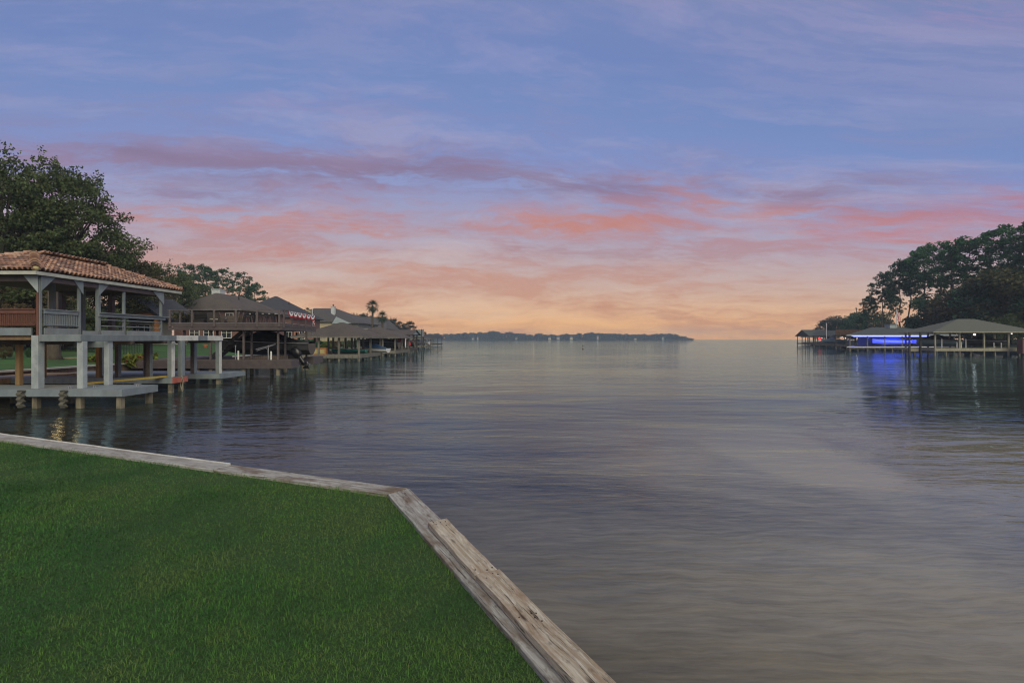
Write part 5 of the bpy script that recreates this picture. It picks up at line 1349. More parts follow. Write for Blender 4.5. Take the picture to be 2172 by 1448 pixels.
# covered boat on the lift of the brown dock, with tilted outboard towards the lake
boat('covered_boat', 'grey boat under black cover on the brown dock lift', -18.9, 37.3, 1.25, R(100), 6.6, 2.4, 1.15, M['greyhull'], M['blackcover'])
ox, oy, oz = X(630, 36.5), 36.5, 1.95
ob = empty('outboard_motor', (ox, oy, oz), 'large black outboard motor tilted up at the dock end', 'motor')
def sect(c, ax, wx, wz):
    """elliptic ring around axis in the xz plane"""
    a = Vector(ax).normalized(); u = Vector((0, 1, 0)); w = a.cross(u).normalized()
    return [tuple(Vector(c) + u * wx * math.cos(k * math.pi / 6) + w * wz * math.sin(k * math.pi / 6)) for k in range(12)]
A_ = Vector((.62, 0, -.78)).normalized(); O_ = Vector((X(622, oy), oy, Z(740, oy)))
part('cowling', M['black'], lambda b: b.loft([sect(O_ + A_ * t, A_, wx, wz) for t, wx, wz in ((-.12, .10, .10), (-.06, .22, .24), (.1, .28, .36), (.35, .29, .40), (.6, .26, .36), (.72, .2, .28))]), ob, smooth=True)
part('mid_section', M['black'], lambda b: b.loft([sect(O_ + A_ * t + Vector((-.05 * t, 0, 0)), A_, wx, wz) for t, wx, wz in ((.66, .16, .24), (.9, .12, .18), (1.3, .10, .15), (1.5, .1, .16))]), ob, smooth=True)
part('anti_ventilation_plate', M['black'], lambda b: b.beam(O_ + A_ * 1.32 + Vector((-.25, 0, -.18)), O_ + A_ * 1.34 + Vector((.16, 0, .13)), .36, .025), ob)
part('lower_unit', M['black'], lambda b: b.loft([sect(O_ + A_ * 1.6 + Vector((q * .78, 0, q * .62)), (.78, 0, .62), r_, r_) for q, r_ in ((-.34, .02), (-.22, .08), (0, .1), (.18, .08))]), ob, smooth=True)
part('skeg', M['black'], lambda b: b.prism([tuple(O_ + A_ * 1.66 + Vector((-.18, -.01, -.14))), tuple(O_ + A_ * 1.66 + Vector((.08, -.01, .06))), tuple(O_ + A_ * 1.92 + Vector((.06, -.01, -.02)))], (0, .02, 0)), ob)
pc = O_ + A_ * 1.6 + Vector((.22 * .78, 0, .22 * .62))
for k in range(3):
    t = k * 2.094; u = Vector((0, 1, 0)); w = Vector((.62, 0, -.78))
    dr_ = u * math.cos(t) + w * math.sin(t); sd_ = u * -math.sin(t) + w * math.cos(t); ax_ = Vector((.78, 0, .62))
    part('propeller_blade', M['metal'], lambda b: b.prism([tuple(pc + dr_ * .04), tuple(pc + dr_ * .15 + sd_ * .08 + ax_ * .03), tuple(pc + dr_ * .2), tuple(pc + dr_ * .14 - sd_ * .06 - ax_ * .03)], tuple(ax_ * .012)), ob)
part('clamp_bracket', M['iron'], lambda b: b.box(O_.x - .32, O_.x + .3, oy - .15, oy + .15, O_.z - .95, O_.z - .42), ob)

# ================================================================== SHORE BOATHOUSES
def boathouse(name, label, x0, x1, y0, y1, zd, ze, zr, roofm, woodm, nx, ny, axis='y', inset=None, sh=0.0, group=None, over=.5, slip=True, trimm=None, deckm=None, gable=False, post_w=.2, slips_open_front=False, rail=False, th=.16, ridge=None):
    o = empty(name, ((x0 + x1) / 2 + sh * (y1 - y0) / 2, (y0 + y1) / 2, 0), label, 'boathouse', group)
    deckm = deckm or woodm; trimm = trimm or woodm
    def bx(nm, m, a0, a1, b0, b1, c0, c1, bev=0):
        mb = MB(); mb.box(a0, a1, b0, b1, c0, c1, sh, y0); return mb.build(nm, m, o, False, bev)
    # decks: front walk, back walk, side walks and a middle finger
    fw = 1.3
    areas = [(x0, x1, y0, y0 + fw), (x0, x0 + 1.1, y0 + fw + .01, y1), (x0 + 1.11, x1, y1 - 1.0, y1)]
    if not slips_open_front: areas.append((x1 - .9, x1, y0 + fw + .01, y1 - 1.01))
    for a in areas:
        bx('deck', deckm, a[0], a[1], a[2], a[3], zd - .06, zd)
        bx('fascia', woodm, a[0], a[1], a[2] - .04, a[2] - .003, zd - .42, zd - .004)
        bx('fascia', woodm, a[1] + .003, a[1] + .04, a[2] - .001, a[3], zd - .42, zd - .004)
        bx('fascia', woodm, a[0] - .04, a[0] - .003, a[2] - .001, a[3], zd - .42, zd - .004)
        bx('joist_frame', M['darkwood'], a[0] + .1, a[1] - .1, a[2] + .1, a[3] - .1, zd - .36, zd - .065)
    for i in range(nx):
        for j in range(ny):
            x = x0 + .15 + (x1 - x0 - .3) * i / (nx - 1); y = y0 + .15 + (y1 - y0 - .3) * j / (ny - 1)
            bx('post', woodm, x - post_w / 2, x + post_w / 2, y - post_w / 2, y + post_w / 2, zd + .002, ze - .14)
            xx = x + sh * (y - y0); mb = MB(); mb.tube([(xx, y, -1.6), (xx, y, zd - .07)], .13, 7); mb.build('pile', M['pile'], o)
    for k in range(nx - 1):   # extra piles on the front
        x = x0 + .15 + (x1 - x0 - .3) * (k + .5) / (nx - 1); mb = MB(); mb.tube([(x, y0 + .3, -1.6), (x, y0 + .3, zd - .07)], .11, 7); mb.build('pile', M['pile'], o)
    bx('plate_beam', M['darkwood'], x0 + .05, x1 - .05, y0 + .05, y0 + .25, ze - .138, ze + .1); bx('plate_beam', M['darkwood'], x0 + .05, x1 - .05, y1 - .25, y1 - .05, ze - .138, ze + .1)
    bx('plate_beam', M['darkwood'], x0 + .05, x0 + .25, y0 + .26, y1 - .26, ze - .138, ze + .1); bx('plate_beam', M['darkwood'], x1 - .25, x1 - .05, y0 + .26, y1 - .26, ze - .138, ze + .1)
    mb = MB()
    a0, a1, b0, b1 = x0 - over, x1 + over, y0 - over, y1 + over
    if gable:
        ym = (b0 + b1) / 2; s = lambda x, y: x + sh * (y - y0)
        for (p, q) in ((b0, ym), (b1, ym)):
            mb.prism([(a0, p, ze), (a1, p, ze), (a1, q, zr), (a0, q, zr)], (0, 0, -.1))
        r = mb.build('roof', roofm, o)
        for xe in (a0 + .3, a1 - .3):
            mb = MB(); mb.prism([(xe, b0 + .5, ze + .02), (xe, b1 - .5, ze + .02), (xe, ym, zr - .14)], (.04, 0, 0)); mb.build('gable_end', trimm, o)
    else:
        if ridge:
            vs = hip_verts(a0, a1, b0, b1, ze, zr, ridge[0], ridge[1], sh, y0, .12)
            fs = [(0, 1, 5, 4), (1, 2, 5), (2, 3, 4, 5), (3, 0, 4)]
            mb.add(vs, fs + [tuple(k + 6 for k in q)[::-1] for q in fs] + [(a, b, b + 6, a + 6)[::-1] for a, b in ((0, 1), (1, 2), (2, 3), (3, 0))])
        else: hip_roof(mb, a0, a1, b0, b1, ze, zr, axis, inset, sh, y0)
        r = mb.build('roof', roofm, o)
        bx('roof_fascia', trimm, a0 - .02, a1 + .02, b0 - .04, b0 - .003, ze - th, ze - .002)
        bx('roof_fascia', trimm, a1 + .003, a1 + .04, b0 - .001, b1, ze - th, ze - .002)
        bx('roof_fascia', trimm, a0 - .04, a0 - .003, b0 - .001, b1, ze - th, ze - .002)
    # lift beams
    for y in (y0 + (y1 - y0) * .35, y0 + (y1 - y0) * .72): bx('lift_beam', M['darkwood'], x0 + 1.2, x1 - .95, y - .08, y + .08, ze - .12, ze + .1)
    if rail:
        for z in (zd + .5, zd + .95): bx('rail', woodm, x0, x1, y0 + .02, y0 + .06, z, z + .06)
    return o
GB = 'boathouses along the left shore'
# nearest hip roofed boathouse beyond the brown dock
boathouse('hip_roof_boathouse', 'brown shingled boathouse with low hip roof beyond the bunting dock', -24.2, -17.1, 54.4, 63.5, .76, 2.78, 4.5, M['shingle'], M['greywood'], 4, 3, group=GB, trimm=M['greywood'], inset=4.4)
boathouse('hip_roof_boathouse', 'second hip roofed boathouse, partly hidden behind the nearer one', -24.5, -16.9, 70.5, 79.5, .78, 2.75, 4.35, M['shingle'], M['greywood'], 5, 3, group=GB, inset=4.2)
boathouse('gable_boathouse', 'boathouse with straight gable roof and red covered boat', -25.5, -17.9, 85, 92, .9, 3.25, 4.15, M['shingle'], M['darkwood'], 4, 3, group=GB, gable=True, trimm=M['siding'])
boathouse('hip_roof_boathouse', 'small far boathouse sheltering white boats near the shore end', -29, -22.0, 124, 132, .8, 2.55, 3.6, M['shingle_grey'], M['greywood'], 3, 2, group=GB)
boathouse('hip_roof_boathouse', 'last dark roofed boathouse at the end of the left shore', -35, -25.2, 165, 175, .9, 2.9, 3.95, M['shingle_dark'], M['darkwood'], 4, 2, axis='x', inset=.6, group=GB, rail=True)
# dark screened balcony tower beside the gable boathouse
sc_ = empty('screened_tower', (-19.4, 101, 0), 'dark screened upper deck standing right behind the gable boathouse', 'tower')
for x in (-20.2, -18.7):
    for y in (100, 102): part('post', M['darkwood'], lambda b: b.box(x - .1, x + .1, y - .1, y + .1, -1.5, 4.5), sc_)
part('screen', M['tealhull'], lambda b: b.box(-20.05, -18.85, 99.92, 99.96, 3.0, 4.4), sc_); part('floor', M['darkwood'], lambda b: b.box(-20.4, -18.5, 99.8, 102.2, 2.8, 2.95), sc_)
part('screen', M['tealhull'], lambda b: b.box(-18.62, -18.58, 100.1, 101.9, 3.0, 4.4), sc_)
# things in the left boathouses
def bench_box(px0, px1, py0, py1, d, label):
    x0, x1 = X(px0, d), X(px1, d); z0, z1 = Z(py1, d), Z(py0, d)
    o = empty('storage_bench', ((x0 + x1) / 2, d, z0), label, 'bench')
    part('panel', M['yellowpanel'], lambda b: b.box(x0 + .12, x1 - .15, d + .03, d + .5, z0 + .12, z1 - .14), o)
    part('frame', M['orangewood'], lambda b: (b.box(x0, x1, d, d + .55, z0, z0 + .115), b.box(x0, x1, d, d + .55, z1 - .135, z1), b.box(x1 - .145, x1, d, d + .55, z0 + .12, z1 - .14), b.box(x0, x0 + .115, d, d + .55, z0 + .12, z1 - .14)), o)
bench_box(648, 691, 737.5, 751.5, 54.55, 'yellow panelled wooden bench box under the nearest hip roof')
boat('kayak', 'green hulled small boat lying under the nearest hip roof', -19.6, 58.2, .82, R(88), 4.2, .9, .5, M['greenhull'], None)
boat('small_boat', 'white skiff with blue cover at the nearest hip roof right side', -17.9, 63.4, .7, R(80), 3.6, 1.4, .7, M['whitehull'], M['bluecover'])
boat('covered_boat', 'boat under navy cover inside the second hip roofed boathouse', -20.6, 75, 1.0, R(90), 6.2, 2.3, 1.25, M['greyhull'], M['navycover'], motor=True)
boat('covered_boat', 'boat under dark red cover in the gable boathouse', -20.6, 88.2, 1.1, R(94), 5.6, 2.2, 1.1, M['greyhull'], M['redcover'])
boat('white_boat', 'white motor boat in the small far left boathouse', -24.6, 127.8, 1.0, R(85), 5.6, 2.2, 1.0, M['whitehull'], None, tower=True, screen=True)
# hanging red life jackets
for px, py, d, lab in ((868, 729, 84.7, 'bright red life jacket hanging in the gable boathouse'),):
    x, z = X(px, d), Z(py, d); mb = MB(); mb.loft([[(x + s_ * w * math.cos(k * math.pi / 4), d + .12 * math.sin(k * math.pi / 4), zz) for k in range(8)] for zz, w, s_ in ((z - .35, .22, 1), (z, .26, 1), (z + .25, .2, 1), (z + .33, .1, 1))])
    single('life_jacket', mb, M['red'], lab, 'life jacket')
# white umbrella-like folded parasol
x = X(860, 85.5); mb = MB(); mb.tube([(x, 85.5, .9), (x, 85.5, 1.4), (x, 85.5, 2.6), (x, 85.5, 2.9)], [.03, .12, .09, .02], 7); single('folded_parasol', mb, M['white'], 'folded white parasol standing in the gable boathouse', 'parasol')

# ================================================================== HOUSES ON THE LEFT SHORE
def window(parent, x0, x1, z0, z1, y, xface=None):
    """window in a wall facing -Y (or +X when xface is given)"""
    if xface is None:
        w = part('window', M['frame'], lambda b: (b.box(x0, x1, y - .08, y - .01, z0, z0 + .1), b.box(x0, x1, y - .08, y - .01, z1 - .1, z1), b.box(x0, x0 + .09, y - .08, y - .01, z0 + .101, z1 - .101), b.box(x1 - .09, x1, y - .08, y - .01, z0 + .101, z1 - .101), b.box((x0 + x1) / 2 - .035, (x0 + x1) / 2 + .035, y - .07, y - .01, z0 + .101, z1 - .101), b.box(x0 + .091, x1 - .091, y - .068, y - .012, (z0 + z1) / 2 - .03, (z0 + z1) / 2 + .03)), parent)
        part('pane', M['glass'], lambda b: b.box(x0 + .05, x1 - .05, y - .04, y - .004, z0 + .05, z1 - .05), w)
    else:
        w = part('window', M['frame'], lambda b: (b.box(xface + .01, xface + .08, x0, x1, z0, z0 + .1), b.box(xface + .01, xface + .08, x0, x1, z1 - .1, z1), b.box(xface + .01, xface + .08, x0, x0 + .09, z0 + .101, z1 - .101), b.box(xface + .01, xface + .08, x1 - .09, x1, z0 + .101, z1 - .101), b.box(xface + .01, xface + .07, (x0 + x1) / 2 - .035, (x0 + x1) / 2 + .035, z0 + .101, z1 - .101)), parent)
        part('pane', M['glass'], lambda b: b.box(xface + .004, xface + .04, x0 + .05, x1 - .05, z0 + .05, z1 - .05), w)
# cream house with orange gable, behind the pavilion
h0 = empty('cream_house', (-47, 62, 1.9), 'cream house with dark roof and orange timber gable behind the pavilion', 'house')
part('wall', M['cream'], lambda b: b.box(-54, -45, 60.5, 64, 1.8, 4.7), h0)
part('roof', M['shingle_dark'], lambda b: hip_roof(b, -55, -44.4, 59.8, 64.8, 4.7, 6.8, 'x'), h0)
gx, gy = X(282, 57), 57.0; gz = Z(626, 57); ez = Z(664, 57)
part('gable_wall', M['orangewood'], lambda b: b.prism([(gx - 2.9, gy + 1.2, ez - .3), (gx + 2.9, gy + 1.2, ez - .3), (gx, gy + 1.2, gz - .25)], (0, .15, 0)), h0)
for s_ in (-1, 1):
    part('gable_roof', M['shingle_dark'], lambda b: b.prism([(gx, gy - .3, gz), (gx + s_ * 3.6, gy - .3, ez - .45), (gx + s_ * 3.6, gy + 7, ez - .45), (gx, gy + 7, gz)], (0, 0, -.22)), h0)
    part('barge_board', M['black'], lambda b: b.beam((gx, gy - .34, gz - .16), (gx + s_ * 3.55, gy - .34, ez - .62), .06, .3), h0)
    part('timber_post', M['orangewood'], lambda b: b.box(gx + s_ * 2.6 - .16, gx + s_ * 2.6 + .16, gy + .1, gy + .42, 1.9, ez - .35), h0)
part('timber_beam', M['orangewood'], lambda b: b.box(gx - 2.9, gx + 2.9, gy + .05, gy + .35, ez - .349, ez - .05), h0)
part('timber_brace', M['ochre'], lambda b: b.beam((gx - 1.6, gy + .2, ez - .1), (gx - .2, gy + .2, gz - .7), .2, .22), h0)
for x0 in (-52.5, -50.3, -48.4, -46.7): window(h0, x0, x0 + 1.5, 2.5, 4.3, 60.5)
# white garage-like house seen through the pavilion's left half
hw = empty('white_house', (-56, 55, 1.9), 'pale house wall glimpsed between the pavilion posts at left', 'house')
part('wall', M['chimney'], lambda b: b.box(-60, -47, 52, 60, 1.8, 3.9), hw); part('roof', M['shingle_dark'], lambda b: hip_roof(b, -60.6, -46.4, 51.4, 60.6, 3.9, 5.6, 'x'), hw)
window(hw, -54, -52.4, 2.4, 3.6, 52); window(hw, -50.5, -49, 2.4, 3.6, 52)
def chimney(parent, x, y, w, z0, z1, m, pot=True):
    c = part('chimney', m, lambda b: (b.box(x - w / 2, x + w / 2, y - w / 2, y + w / 2, z0, z1 - .26), b.box(x - w / 2 - .08, x + w / 2 + .08, y - w / 2 - .08, y + w / 2 + .08, z1 - .259, z1 - .1)), parent)
    if pot: part('chimney_pot', M['iron'], lambda b: b.tube([(x, y, z1 - .1), (x, y, z1 + .25), (x, y, z1 + .27), (x, y, z1 + .45)], [.16, .16, .24, .2], 8), c)
# brick house with brown hip roof and white chimney
h1 = empty('brick_house', (-48, 82, 1.9), 'dusky brick house with brown hip roof and white chimney behind brown dock', 'house')
part('wall', M['brick'], lambda b: b.box(-53.5, -43.2, 76.6, 92, 1.8, 7.0), h1)
def h1roof(b):
    vs = hip_verts(-54.2, -42.6, 76, 93, 7.1, Z(621, 81), (-49.6, 81), (-49.2, 88), t=.15); fs = [(0, 1, 4), (1, 2, 5, 4), (2, 3, 5), (3, 0, 4, 5)]
    b.add(vs, fs + [tuple(k + 6 for k in q)[::-1] for q in fs] + [(a, c, c + 6, a + 6) for a, c in ((0, 1), (1, 2), (2, 3), (3, 0))])
rf1 = part('roof', M['shingle'], h1roof, h1)
part('gutter', M['frame'], lambda b: b.box(-54.3, -42.5, 75.86, 75.98, 6.98, 7.1), rf1)
chimney(h1, X(463, 88), 88, 1.5, 8.6, Z(612.5, 88), M['chimney'])
part('vent_pipe', M['iron'], lambda b: b.tube([(X(506.5, 83), 83, 9.2), (X(506.5, 83), 83, Z(623, 83))], .1, 6), rf1)
part('skylight', M['glass'], lambda b: b.prism([(X(452, 79.5), 79.3, 8.55), (X(460, 79.5), 79.3, 8.55), (X(460, 79.5), 79.9, 8.98), (X(452, 79.5), 79.9, 8.98)], (0, -.1, .14)), rf1)
for px in (402, 432, 470): window(h1, X(px, 76.6), X(px, 76.6) + 1.6, 2.6, 4.4, 76.6)
for px in (395, 478): window(h1, X(px, 76.6), X(px, 76.6) + 1.3, 5.2, 6.6, 76.6)
# brick house with charcoal roof
h2 = empty('brick_house', (-52, 106, 2), 'dusky brick house with steep charcoal roof and salmon window piers', 'house')
part('wall', M['brick'], lambda b: b.box(-58, -44.9, 98.6, 113, 1.9, 6.9), h2)
part('roof', M['shingle_dark'], lambda b: hip_roof(b, -59, -44.2, 98, 114, 7.0, Z(628, 105.4), 'y'), h2)
for px in (500, 523, 564, 580): part('brick_pier', M['brick_salmon'], lambda b: b.box(X(px, 98.5), X(px, 98.5) + .55, 98.4, 98.59, 1.9, 6.4), h2)
for px in (508, 568, 604): window(h2, X(px, 98.6), X(px, 98.6) + 1.5, 2.5, 5.4, 98.6)
part('salmon_bay', M['brick_salmon'], lambda b: b.box(-44.89, -42.2, 99.6, 103, 1.9, 4.9), h2)
window(h2, X(635, 99.6), X(635, 99.6) + 1.1, 2.4, 4.2, 99.6)
part('vent_pipe', M['iron'], lambda b: b.tube([(X(613, 106), 106, 9.0), (X(613, 106), 106, Z(640, 106))], .1, 6), h2)
# large grey roofed house with tall chimney
h3 = empty('grey_roof_house', (-52, 135, 2), 'large grey roofed house with tall chimney and pale blue gable', 'house')
part('wall', M['stucco_grey'], lambda b: b.box(-66, -41, 129, 148, 1.9, 6.6), h3)
part('roof', M['shingle_grey'], lambda b: hip_roof(b, -67, -40, 128, 149, 6.7, Z(653, 137), 'x'), h3)
part('front_roof', M['shingle_grey'], lambda b: hip_roof(b, X(640, 122), X(716, 122), 121, 131, Z(682, 121), Z(661, 126), 'y', inset=3.2), h3)
part('front_wall', M['cream'], lambda b: b.box(X(650, 122), X(708, 122), 121.6, 129, 1.9, Z(682, 121) - .1), h3)
part('side_gable', M['siding'], lambda b: b.prism([(X(704, 120.6), 120.6, Z(686, 120.6)), (X(745, 120.6), 120.6, Z(686, 120.6)), (X(713, 120.6), 120.6, Z(671.5, 120.6))], (0, .2, 0)), h3)
chimney(h3, X(707, 134), 134, 1.0, 7.5, Z(649, 134), M['chimney'])
chimney(h3, X(653, 120), 120.5, .9, 5.5, Z(657, 120), M['chim_yellow'], False)
window(h3, X(678, 121.6), X(678, 121.6) + 1.4, 2.6, 4.6, 121.6)
part('balcony', M['frame'], lambda b: (b.box(X(748, 128), X(790, 128), 127.3, 127.36, 5.0, 5.06), b.box(X(748, 128), X(790, 128), 127.3, 127.36, 4.2, 4.26)), h3)
# further roofs
h4 = empty('far_shore_house', (-52, 170, 2), 'grey roofed house with cream chimney left of the palms', 'house')
part('wall', M['stucco_grey'], lambda b: b.box(-62, -43, 164, 180, 1.9, 5.8), h4)
part('roof', M['shingle_grey'], lambda b: hip_roof(b, -63.5, -42, 163, 181, 5.9, Z(672, 172), 'x', inset=3), h4)
chimney(h4, X(776, 172), 172, .9, 7.2, Z(676, 172), M['chim_yellow'], False)
window(h4, X(745, 164), X(745, 164) + 1.5, 3, 4.8, 164)
h5 = empty('far_shore_house', (-52, 205, 2), 'far house with brown roof directly behind the palm trunks', 'house')
part('wall', M['stucco_grey'], lambda b: b.box(-62, -46, 199, 214, 1.9, 5.6), h5)
part('roof', M['shingle'], lambda b: hip_roof(b, -63.5, -45, 198, 215, 5.7, Z(684, 207), 'y'), h5)
chimney(h5, X(797, 205), 205, .9, 6.8, Z(686, 205), M['chimney'], False)
window(h5, X(805, 199), X(805, 199) + 1.4, 3, 4.6, 199)
# hedge in front of the brick house
P = np.column_stack([rng.uniform(X(600, 70), X(668, 70), 900), 70 + rng.uniform(-.5, .5, 900), rng.uniform(1.2, Z(728, 70) + .5, 900)])
ox_ = (X(634, 70), 70, 1.3); v, f = leaf_faces(P - np.array(ox_), .3); o = add_obj('hedge', arrays_mesh('hedge', v, f, M['pineleaf']), None, ox_); tag(o, 'dark green hedge in front of the salmon brick bay', 'hedge')
# shore wall under the left gardens
sw = empty('shore_wall', (-26.1, 40, 0), 'stained low seawall with pale cap along the garden lawns', 'seawall')
ysw = [a for a, b in LSH if a <= 180]
for a, b in zip(ysw[:-1], ysw[1:]):
    xa, xb = lshore(a), lshore(b)
    mb = MB(); mb.beam((xa + .06, a, -.4), (xb + .06, b, -.4), .1, 2.34); mb.build('wall_panel', M['seawall'], sw)
    mb = MB(); mb.beam((xa + .02, a + .01, .83), (xb + .02, b - .01, .83), .4, .09); mb.build('wall_cap', M['concrete'], sw)

# ================================================================== RIGHT BANK BOATHOUSES
GR = 'boathouses along the right bank'
tanb = boathouse('tan_boathouse', 'tan boathouse with olive hip roof and glowing white lamp', 61.6, 76.2, 70.5, 78, 1.14, 3.55, 5.55, M['shingle_tan'], M['tanwood'], 5, 2, axis='x', inset=6.6, sh=.22, group=GR, over=.55, slips_open_front=False)
lamp('porch_lamp', X(2067, 71.6), 71.6, Z(708.5, 71.6) - .05, 'glowing white lamp under the olive roof of the tan boathouse', 8, (1, .85, .75), M['bulbw'], .16)
# finger dock left of it
fd = empty('finger_dock', (60, 74, 0), 'short tan finger dock left of the tan boathouse', 'dock')
part('deck', M['tanwood'], lambda b: b.box(X(1925, 72.5), X(1950, 72.5), 72.5, 75, .9, 1.14), fd); part('fascia', M['tanwood'], lambda b: b.box(X(1925, 72.5), X(1950, 72.5), 72.44, 72.495, .62, 1.1), fd)
for px in (1928, 1938, 1951): part('post', M['darkwood'], lambda b: b.box(X(px, 72.4) - .1, X(px, 72.4) + .1, 72.2, 72.4, -1.5, 3.5 if px != 1938 else .6), fd)
for px, py, h_, lab in ((1997.5, 735, 2.0, 'leftmost tall white guide pole in the tan boathouse'), (2048.5, 735, 2.0, 'second tall white guide pole in the tan boathouse'), (2029.5, 737, 1.3, 'left short white guide pole on the tan dock front'), (2039, 737, 1.3, 'short white guide pole just left of the second tall one'), (2108, 736, 1.2, 'white topped guide pole left of the big trunk'), (2123.5, 736, 1.2, 'rightmost white guide pole on the tan dock')):
    d = 71.9; x = X(px, d); mb = MB(); mb.tube([(x, d, 1.14), (x, d, 1.14 + h_ * .68)], .07, 7); single('guide_pole', mb, M['whitepvc'], lab, 'pole', 'guide poles at the tan boathouse')
boat('covered_boat', 'dark covered boat on the left lift of the tan boathouse', 66.3, 75.5, 1.35, R(88), 6.2, 2.3, 1.1, M['tealhull'], M['blackcover'])
boat('covered_boat', 'dark covered boat on the right lift of the tan boathouse', 73.5, 75.5, 1.35, R(92), 5.4, 2.2, 1.0, M['greyhull'], M['blackcover'])
# brick chimney-like pillar at the right edge
single('brick_pillar', (lambda b: b.box(X(2163, 69), X(2185, 69), 68.6, 69.4, .4, Z(719, 69)))(MB()), M['brick'], 'dusky brick pillar at the right picture edge by the dock', 'pillar')
lamp('garden_lamp', X(2146, 85), 85, Z(707, 85), 'cold white garden lamp behind the tan boathouse right end', 1.0, (.75, .9, 1), M['bulbw'], .12)
# blue lit boathouse
blueb = boathouse('blue_lit_boathouse', 'boathouse lit by blue strip lights with dark hip roof', 66.6, 87.5, 95.5, 108, .98, 3.3, 4.95, M['shingle_slate'], M['greywood'], 7, 2, axis='x', group=GR, over=.5, trimm=M['palepaint'], deckm=M['palepaint'], sh=.68, ridge=((71.4, 102), (77.5, 102)), th=.2)
part('led_strip', M['led'], lambda b: b.box(X(1806, 95), X(1981, 95), 94.9, 94.95, 3.02, 3.09), blueb)
part('led_strip', M['led'], lambda b: b.box(X(1812, 97), X(1990, 97), 97.2, 97.26, 2.95, 3.03), blueb)
part('back_wall', M['tanwood'], lambda b: b.box(76, 94, 106.2, 106.4, 1.0, 3.1), blueb)
part('ceiling', M['whitepaint'], lambda b: b.box(67, 87.2, 95.8, 106, 3.16, 3.2, .68, 95.5), blueb)
part('deck_edge', M['whitepaint'], lambda b: b.box(X(1796, 95.4), X(1985, 95.4), 95.36, 95.42, .84, .985), blueb)
part('cupola', M['siding'], lambda b: (b.box(X(1883.5, 101.5), X(1896, 101.5), 101, 102.4, 4.75, 5.45), b.box(X(1882, 101.5), X(1897.5, 101.5), 100.85, 102.55, 5.46, 5.56)), blueb)
for k in range(3):
    ld = bpy.data.lights.new('led_light', 'AREA'); ld.shape = 'RECTANGLE'; ld.size = 5.5; ld.size_y = .12; ld.energy = 550; ld.color = (.05, .08, 1)
    lo_ = bpy.data.objects.new('led_light', ld); COL.objects.link(lo_); lo_.parent = blueb; lo_.location = Vector((71 + k * 5.8, 96.4, 2.98)) - blueb.location; lo_.rotation_euler = (R(50), 0, 0)
boat('white_boat', 'white motor boat glowing in the blue lit boathouse', 78.5, 100.5, 1.25, R(90), 7.2, 2.4, 1.2, M['whitehull'], M['bluecover'], screen=True)
boat('white_boat', 'second pale boat at the right in the blue lit boathouse', 86.5, 101.5, 1.2, R(90), 5.2, 2.2, 1.1, M['whitehull'], None, tower=True)
lamp('post_lamp', X(1818, 95.6), 95.6, Z(717, 95.6), 'small pinkish lamp at the left post of the blue boathouse', 8, (1, .7, .55), M['bulbw'], .1)
y = 101; x = X(1902, y); f2 = empty('flag', (x, y, 4.8), 'flag hanging limp on a white pole above the blue lit roof', 'flag')
part('pole', M['whitepvc'], lambda b: b.tube([(x, y, 4.8), (x, y, Z(655, y))], [.09, .05], 6), f2)
for k in range(5):
    mb = MB(); zt = Z(661, y) - k * .05
    mb.loft([[(x + .04 + k * .14, y + .06 * math.sin(q * 3 + k), zt - q * .62) for q in range(4)], [(x + .04 + (k + 1) * .14, y + .06 * math.sin(q * 3 + k + 1), zt - .05 - q * .62) for q in range(4)]], closed=False)
    o = mb.build('stripe', M['red'] if k % 2 == 0 else M['white'], f2); o.modifiers.new('solid', 'SOLIDIFY').thickness = .01
# further boathouses
b3 = boathouse('board_boathouse', 'boathouse with rust brown boarded upper deck', 85.6, 94.5, 128, 137, .95, 3.6, 3.75, M['shingle_rust'], M['darkwood'], 4, 2, axis='x', group=GR, over=.1, sh=.62)
nb_ = 12; me = MB(); me.box(0, .72, 0, .05, 0, 1.2); bm_ = me.mesh('board', M['shingle_rust'])
for i in range(nb_): add_obj('board', bm_, b3, Vector((85.5 + i * .76, 127.82, 3.72)) - b3.location)
boat('teal_boat', 'pale teal boat with tower under the rust boarded deck', 87.2, 131.5, 1.3, R(92), 6.4, 2.3, 1.2, M['tealhull'], None, tower=True, screen=True)
boathouse('slate_boathouse', 'dark slate roofed boathouse left of the rust boarded one', 93.5, 101.5, 150, 159, .9, 3.5, 5.2, M['shingle_slate'], M['darkwood'], 3, 2, axis='x', group=GR, inset=1.5, sh=.62)
boathouse('slate_boathouse', 'tall blue grey gabled boathouse near the end of the right bank', 112.5, 119, 183, 191, .9, 3.6, 6.0, M['shingle_slate'], M['darkwood'], 3, 2, group=GR, gable=True)
boathouse('slate_boathouse', 'last low roofed boathouse at the tip of the right bank', 136.5, 146, 228, 238, .9, 3.4, 4.2, M['shingle_dark'], M['darkwood'], 4, 2, axis='x', group=GR, inset=1, sh=.62)
boathouse('slate_boathouse', 'low open boathouse between the tall gabled and last ones', 122, 129, 200, 208, .9, 3.3, 4.0, M['shingle_grey'], M['darkwood'], 3, 2, axis='x', group=GR, inset=1, sh=.62)
for px, py, d, m, r_, lab in ((1738, 717, 149.5, 'bulbr', .28, 'left red navigation lamp under the slate roof'), (1742, 720.5, 149.4, 'bulbr', .2, 'lower red navigation lamp under the slate roof'), (1743.5, 716.7, 149.3, 'bulbw', .13, 'tiny white lamp beside the red lamps'),
                          (1784, 714.5, 127.7, 'bulbw', .1, 'left of two close white lamps under the boarded deck'), (1787, 714.4, 127.7, 'bulbw', .1, 'right of two close white lamps under the boarded deck'), (1793.5, 717, 127.7, 'bulbw', .12, 'single white lamp right of the two close lamps')):
    lamp('dock_lamp', X(px, d), d, Z(py, d), lab, 0, (1, 1, 1), M[m], r_)
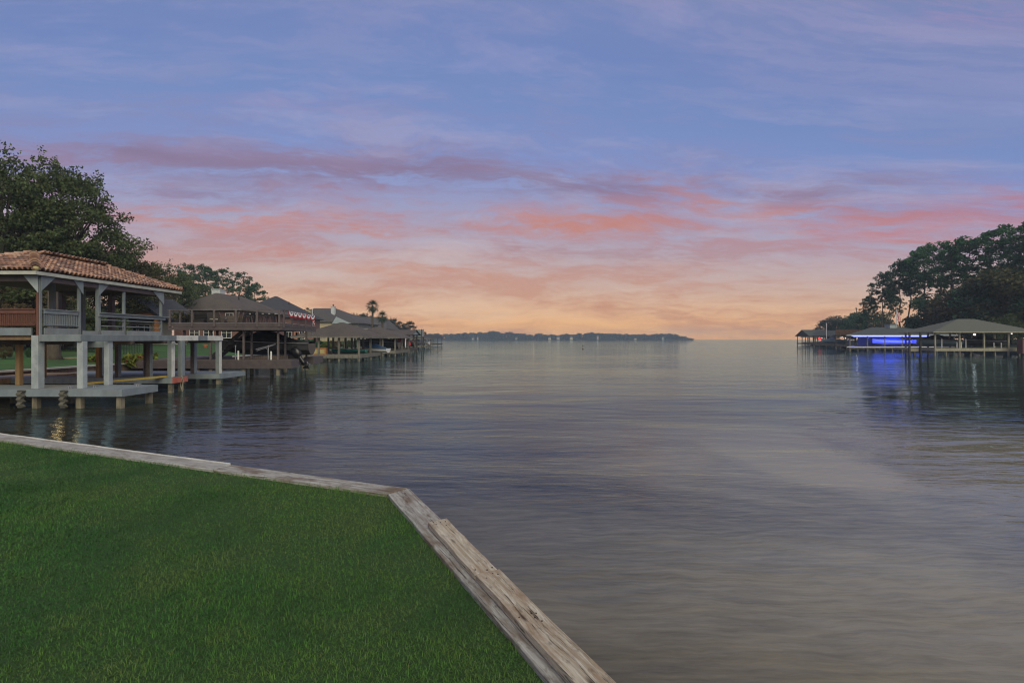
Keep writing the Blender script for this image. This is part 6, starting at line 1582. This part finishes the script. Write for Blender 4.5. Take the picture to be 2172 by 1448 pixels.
y = 128; x = X(1815.5, y); mb = MB(); mb.tube([(x, y + 12, 1.3), (x, y + 12, Z(685, y + 12))], .1, 6); single('slender_pole', mb, M['whitepvc'], 'slender white pole rising behind the rust boarded deck', 'pole')

# ================================================================== MARKERS ON THE LAKE
def marker(px, wpy, h, label, big):
    d = HC * F / (wpy - CY); x = X(px, d); o = empty('lake_marker', (x, d, 0), label, 'buoy')
    s = h
    part('float', M['darkwood'], lambda b: b.loft([[(x + r_ * s * math.cos(k * math.pi / 5), d + r_ * s * math.sin(k * math.pi / 5), z * s) for k in range(10)] for z, r_ in ((-.15, .1), (0, .24), (.14, .2), (.2, .06))]), o)
    part('staff', M['greywood'], lambda b: b.tube([(x, d, .15 * s), (x, d, .72 * s)], .05 * s, 6), o)
    part('top_mark', M['iron'], lambda b: b.loft([[(x + r_ * s * math.cos(k * math.pi / 4), d + r_ * s * math.sin(k * math.pi / 4), z * s) for k in range(8)] for z, r_ in ((.66, .06), (.74, .15), (.9, .1), (1.02, .02))]), o)
marker(1236.3, 740, 1.05, 'dark floating channel marker alone on the open lake', True)
marker(1247.3, 728.2, .95, 'small distant marker right above the nearer channel marker', False)
marker(1082, 729, .9, 'tiny distant marker left of the lake centre', False)
marker(1333, 727, .95, 'tiny distant marker right of the lake centre', False)

# ================================================================== AIR
mb = MB(); mb.box(-1510, 1510, -1510, 1510, -2.2, 27.5)
hz = mb.mesh('haze', None) if False else None
me = bpy.data.meshes.new('haze'); me.from_pydata(mb.v, [], mb.f)
bm = bmesh.new(); bm.from_mesh(me); bmesh.ops.recalc_face_normals(bm, faces=bm.faces); bm.to_mesh(me); bm.free()
hm = bpy.data.materials.new('haze'); hm.use_nodes = True; nt = hm.node_tree; nt.nodes.clear()
pv_ = nt.nodes.new('ShaderNodeVolumePrincipled'); pv_.inputs['Color'].default_value = (.60, .76, .95, 1); pv_.inputs['Density'].default_value = .0005
pv_.inputs['Anisotropy'].default_value = 0.0
o_ = nt.nodes.new('ShaderNodeOutputMaterial'); nt.links.new(pv_.outputs[0], o_.inputs['Volume']); me.materials.append(hm)
tag(add_obj('haze', me), 'thin bluish evening air over the lake', 'haze', kind='stuff')
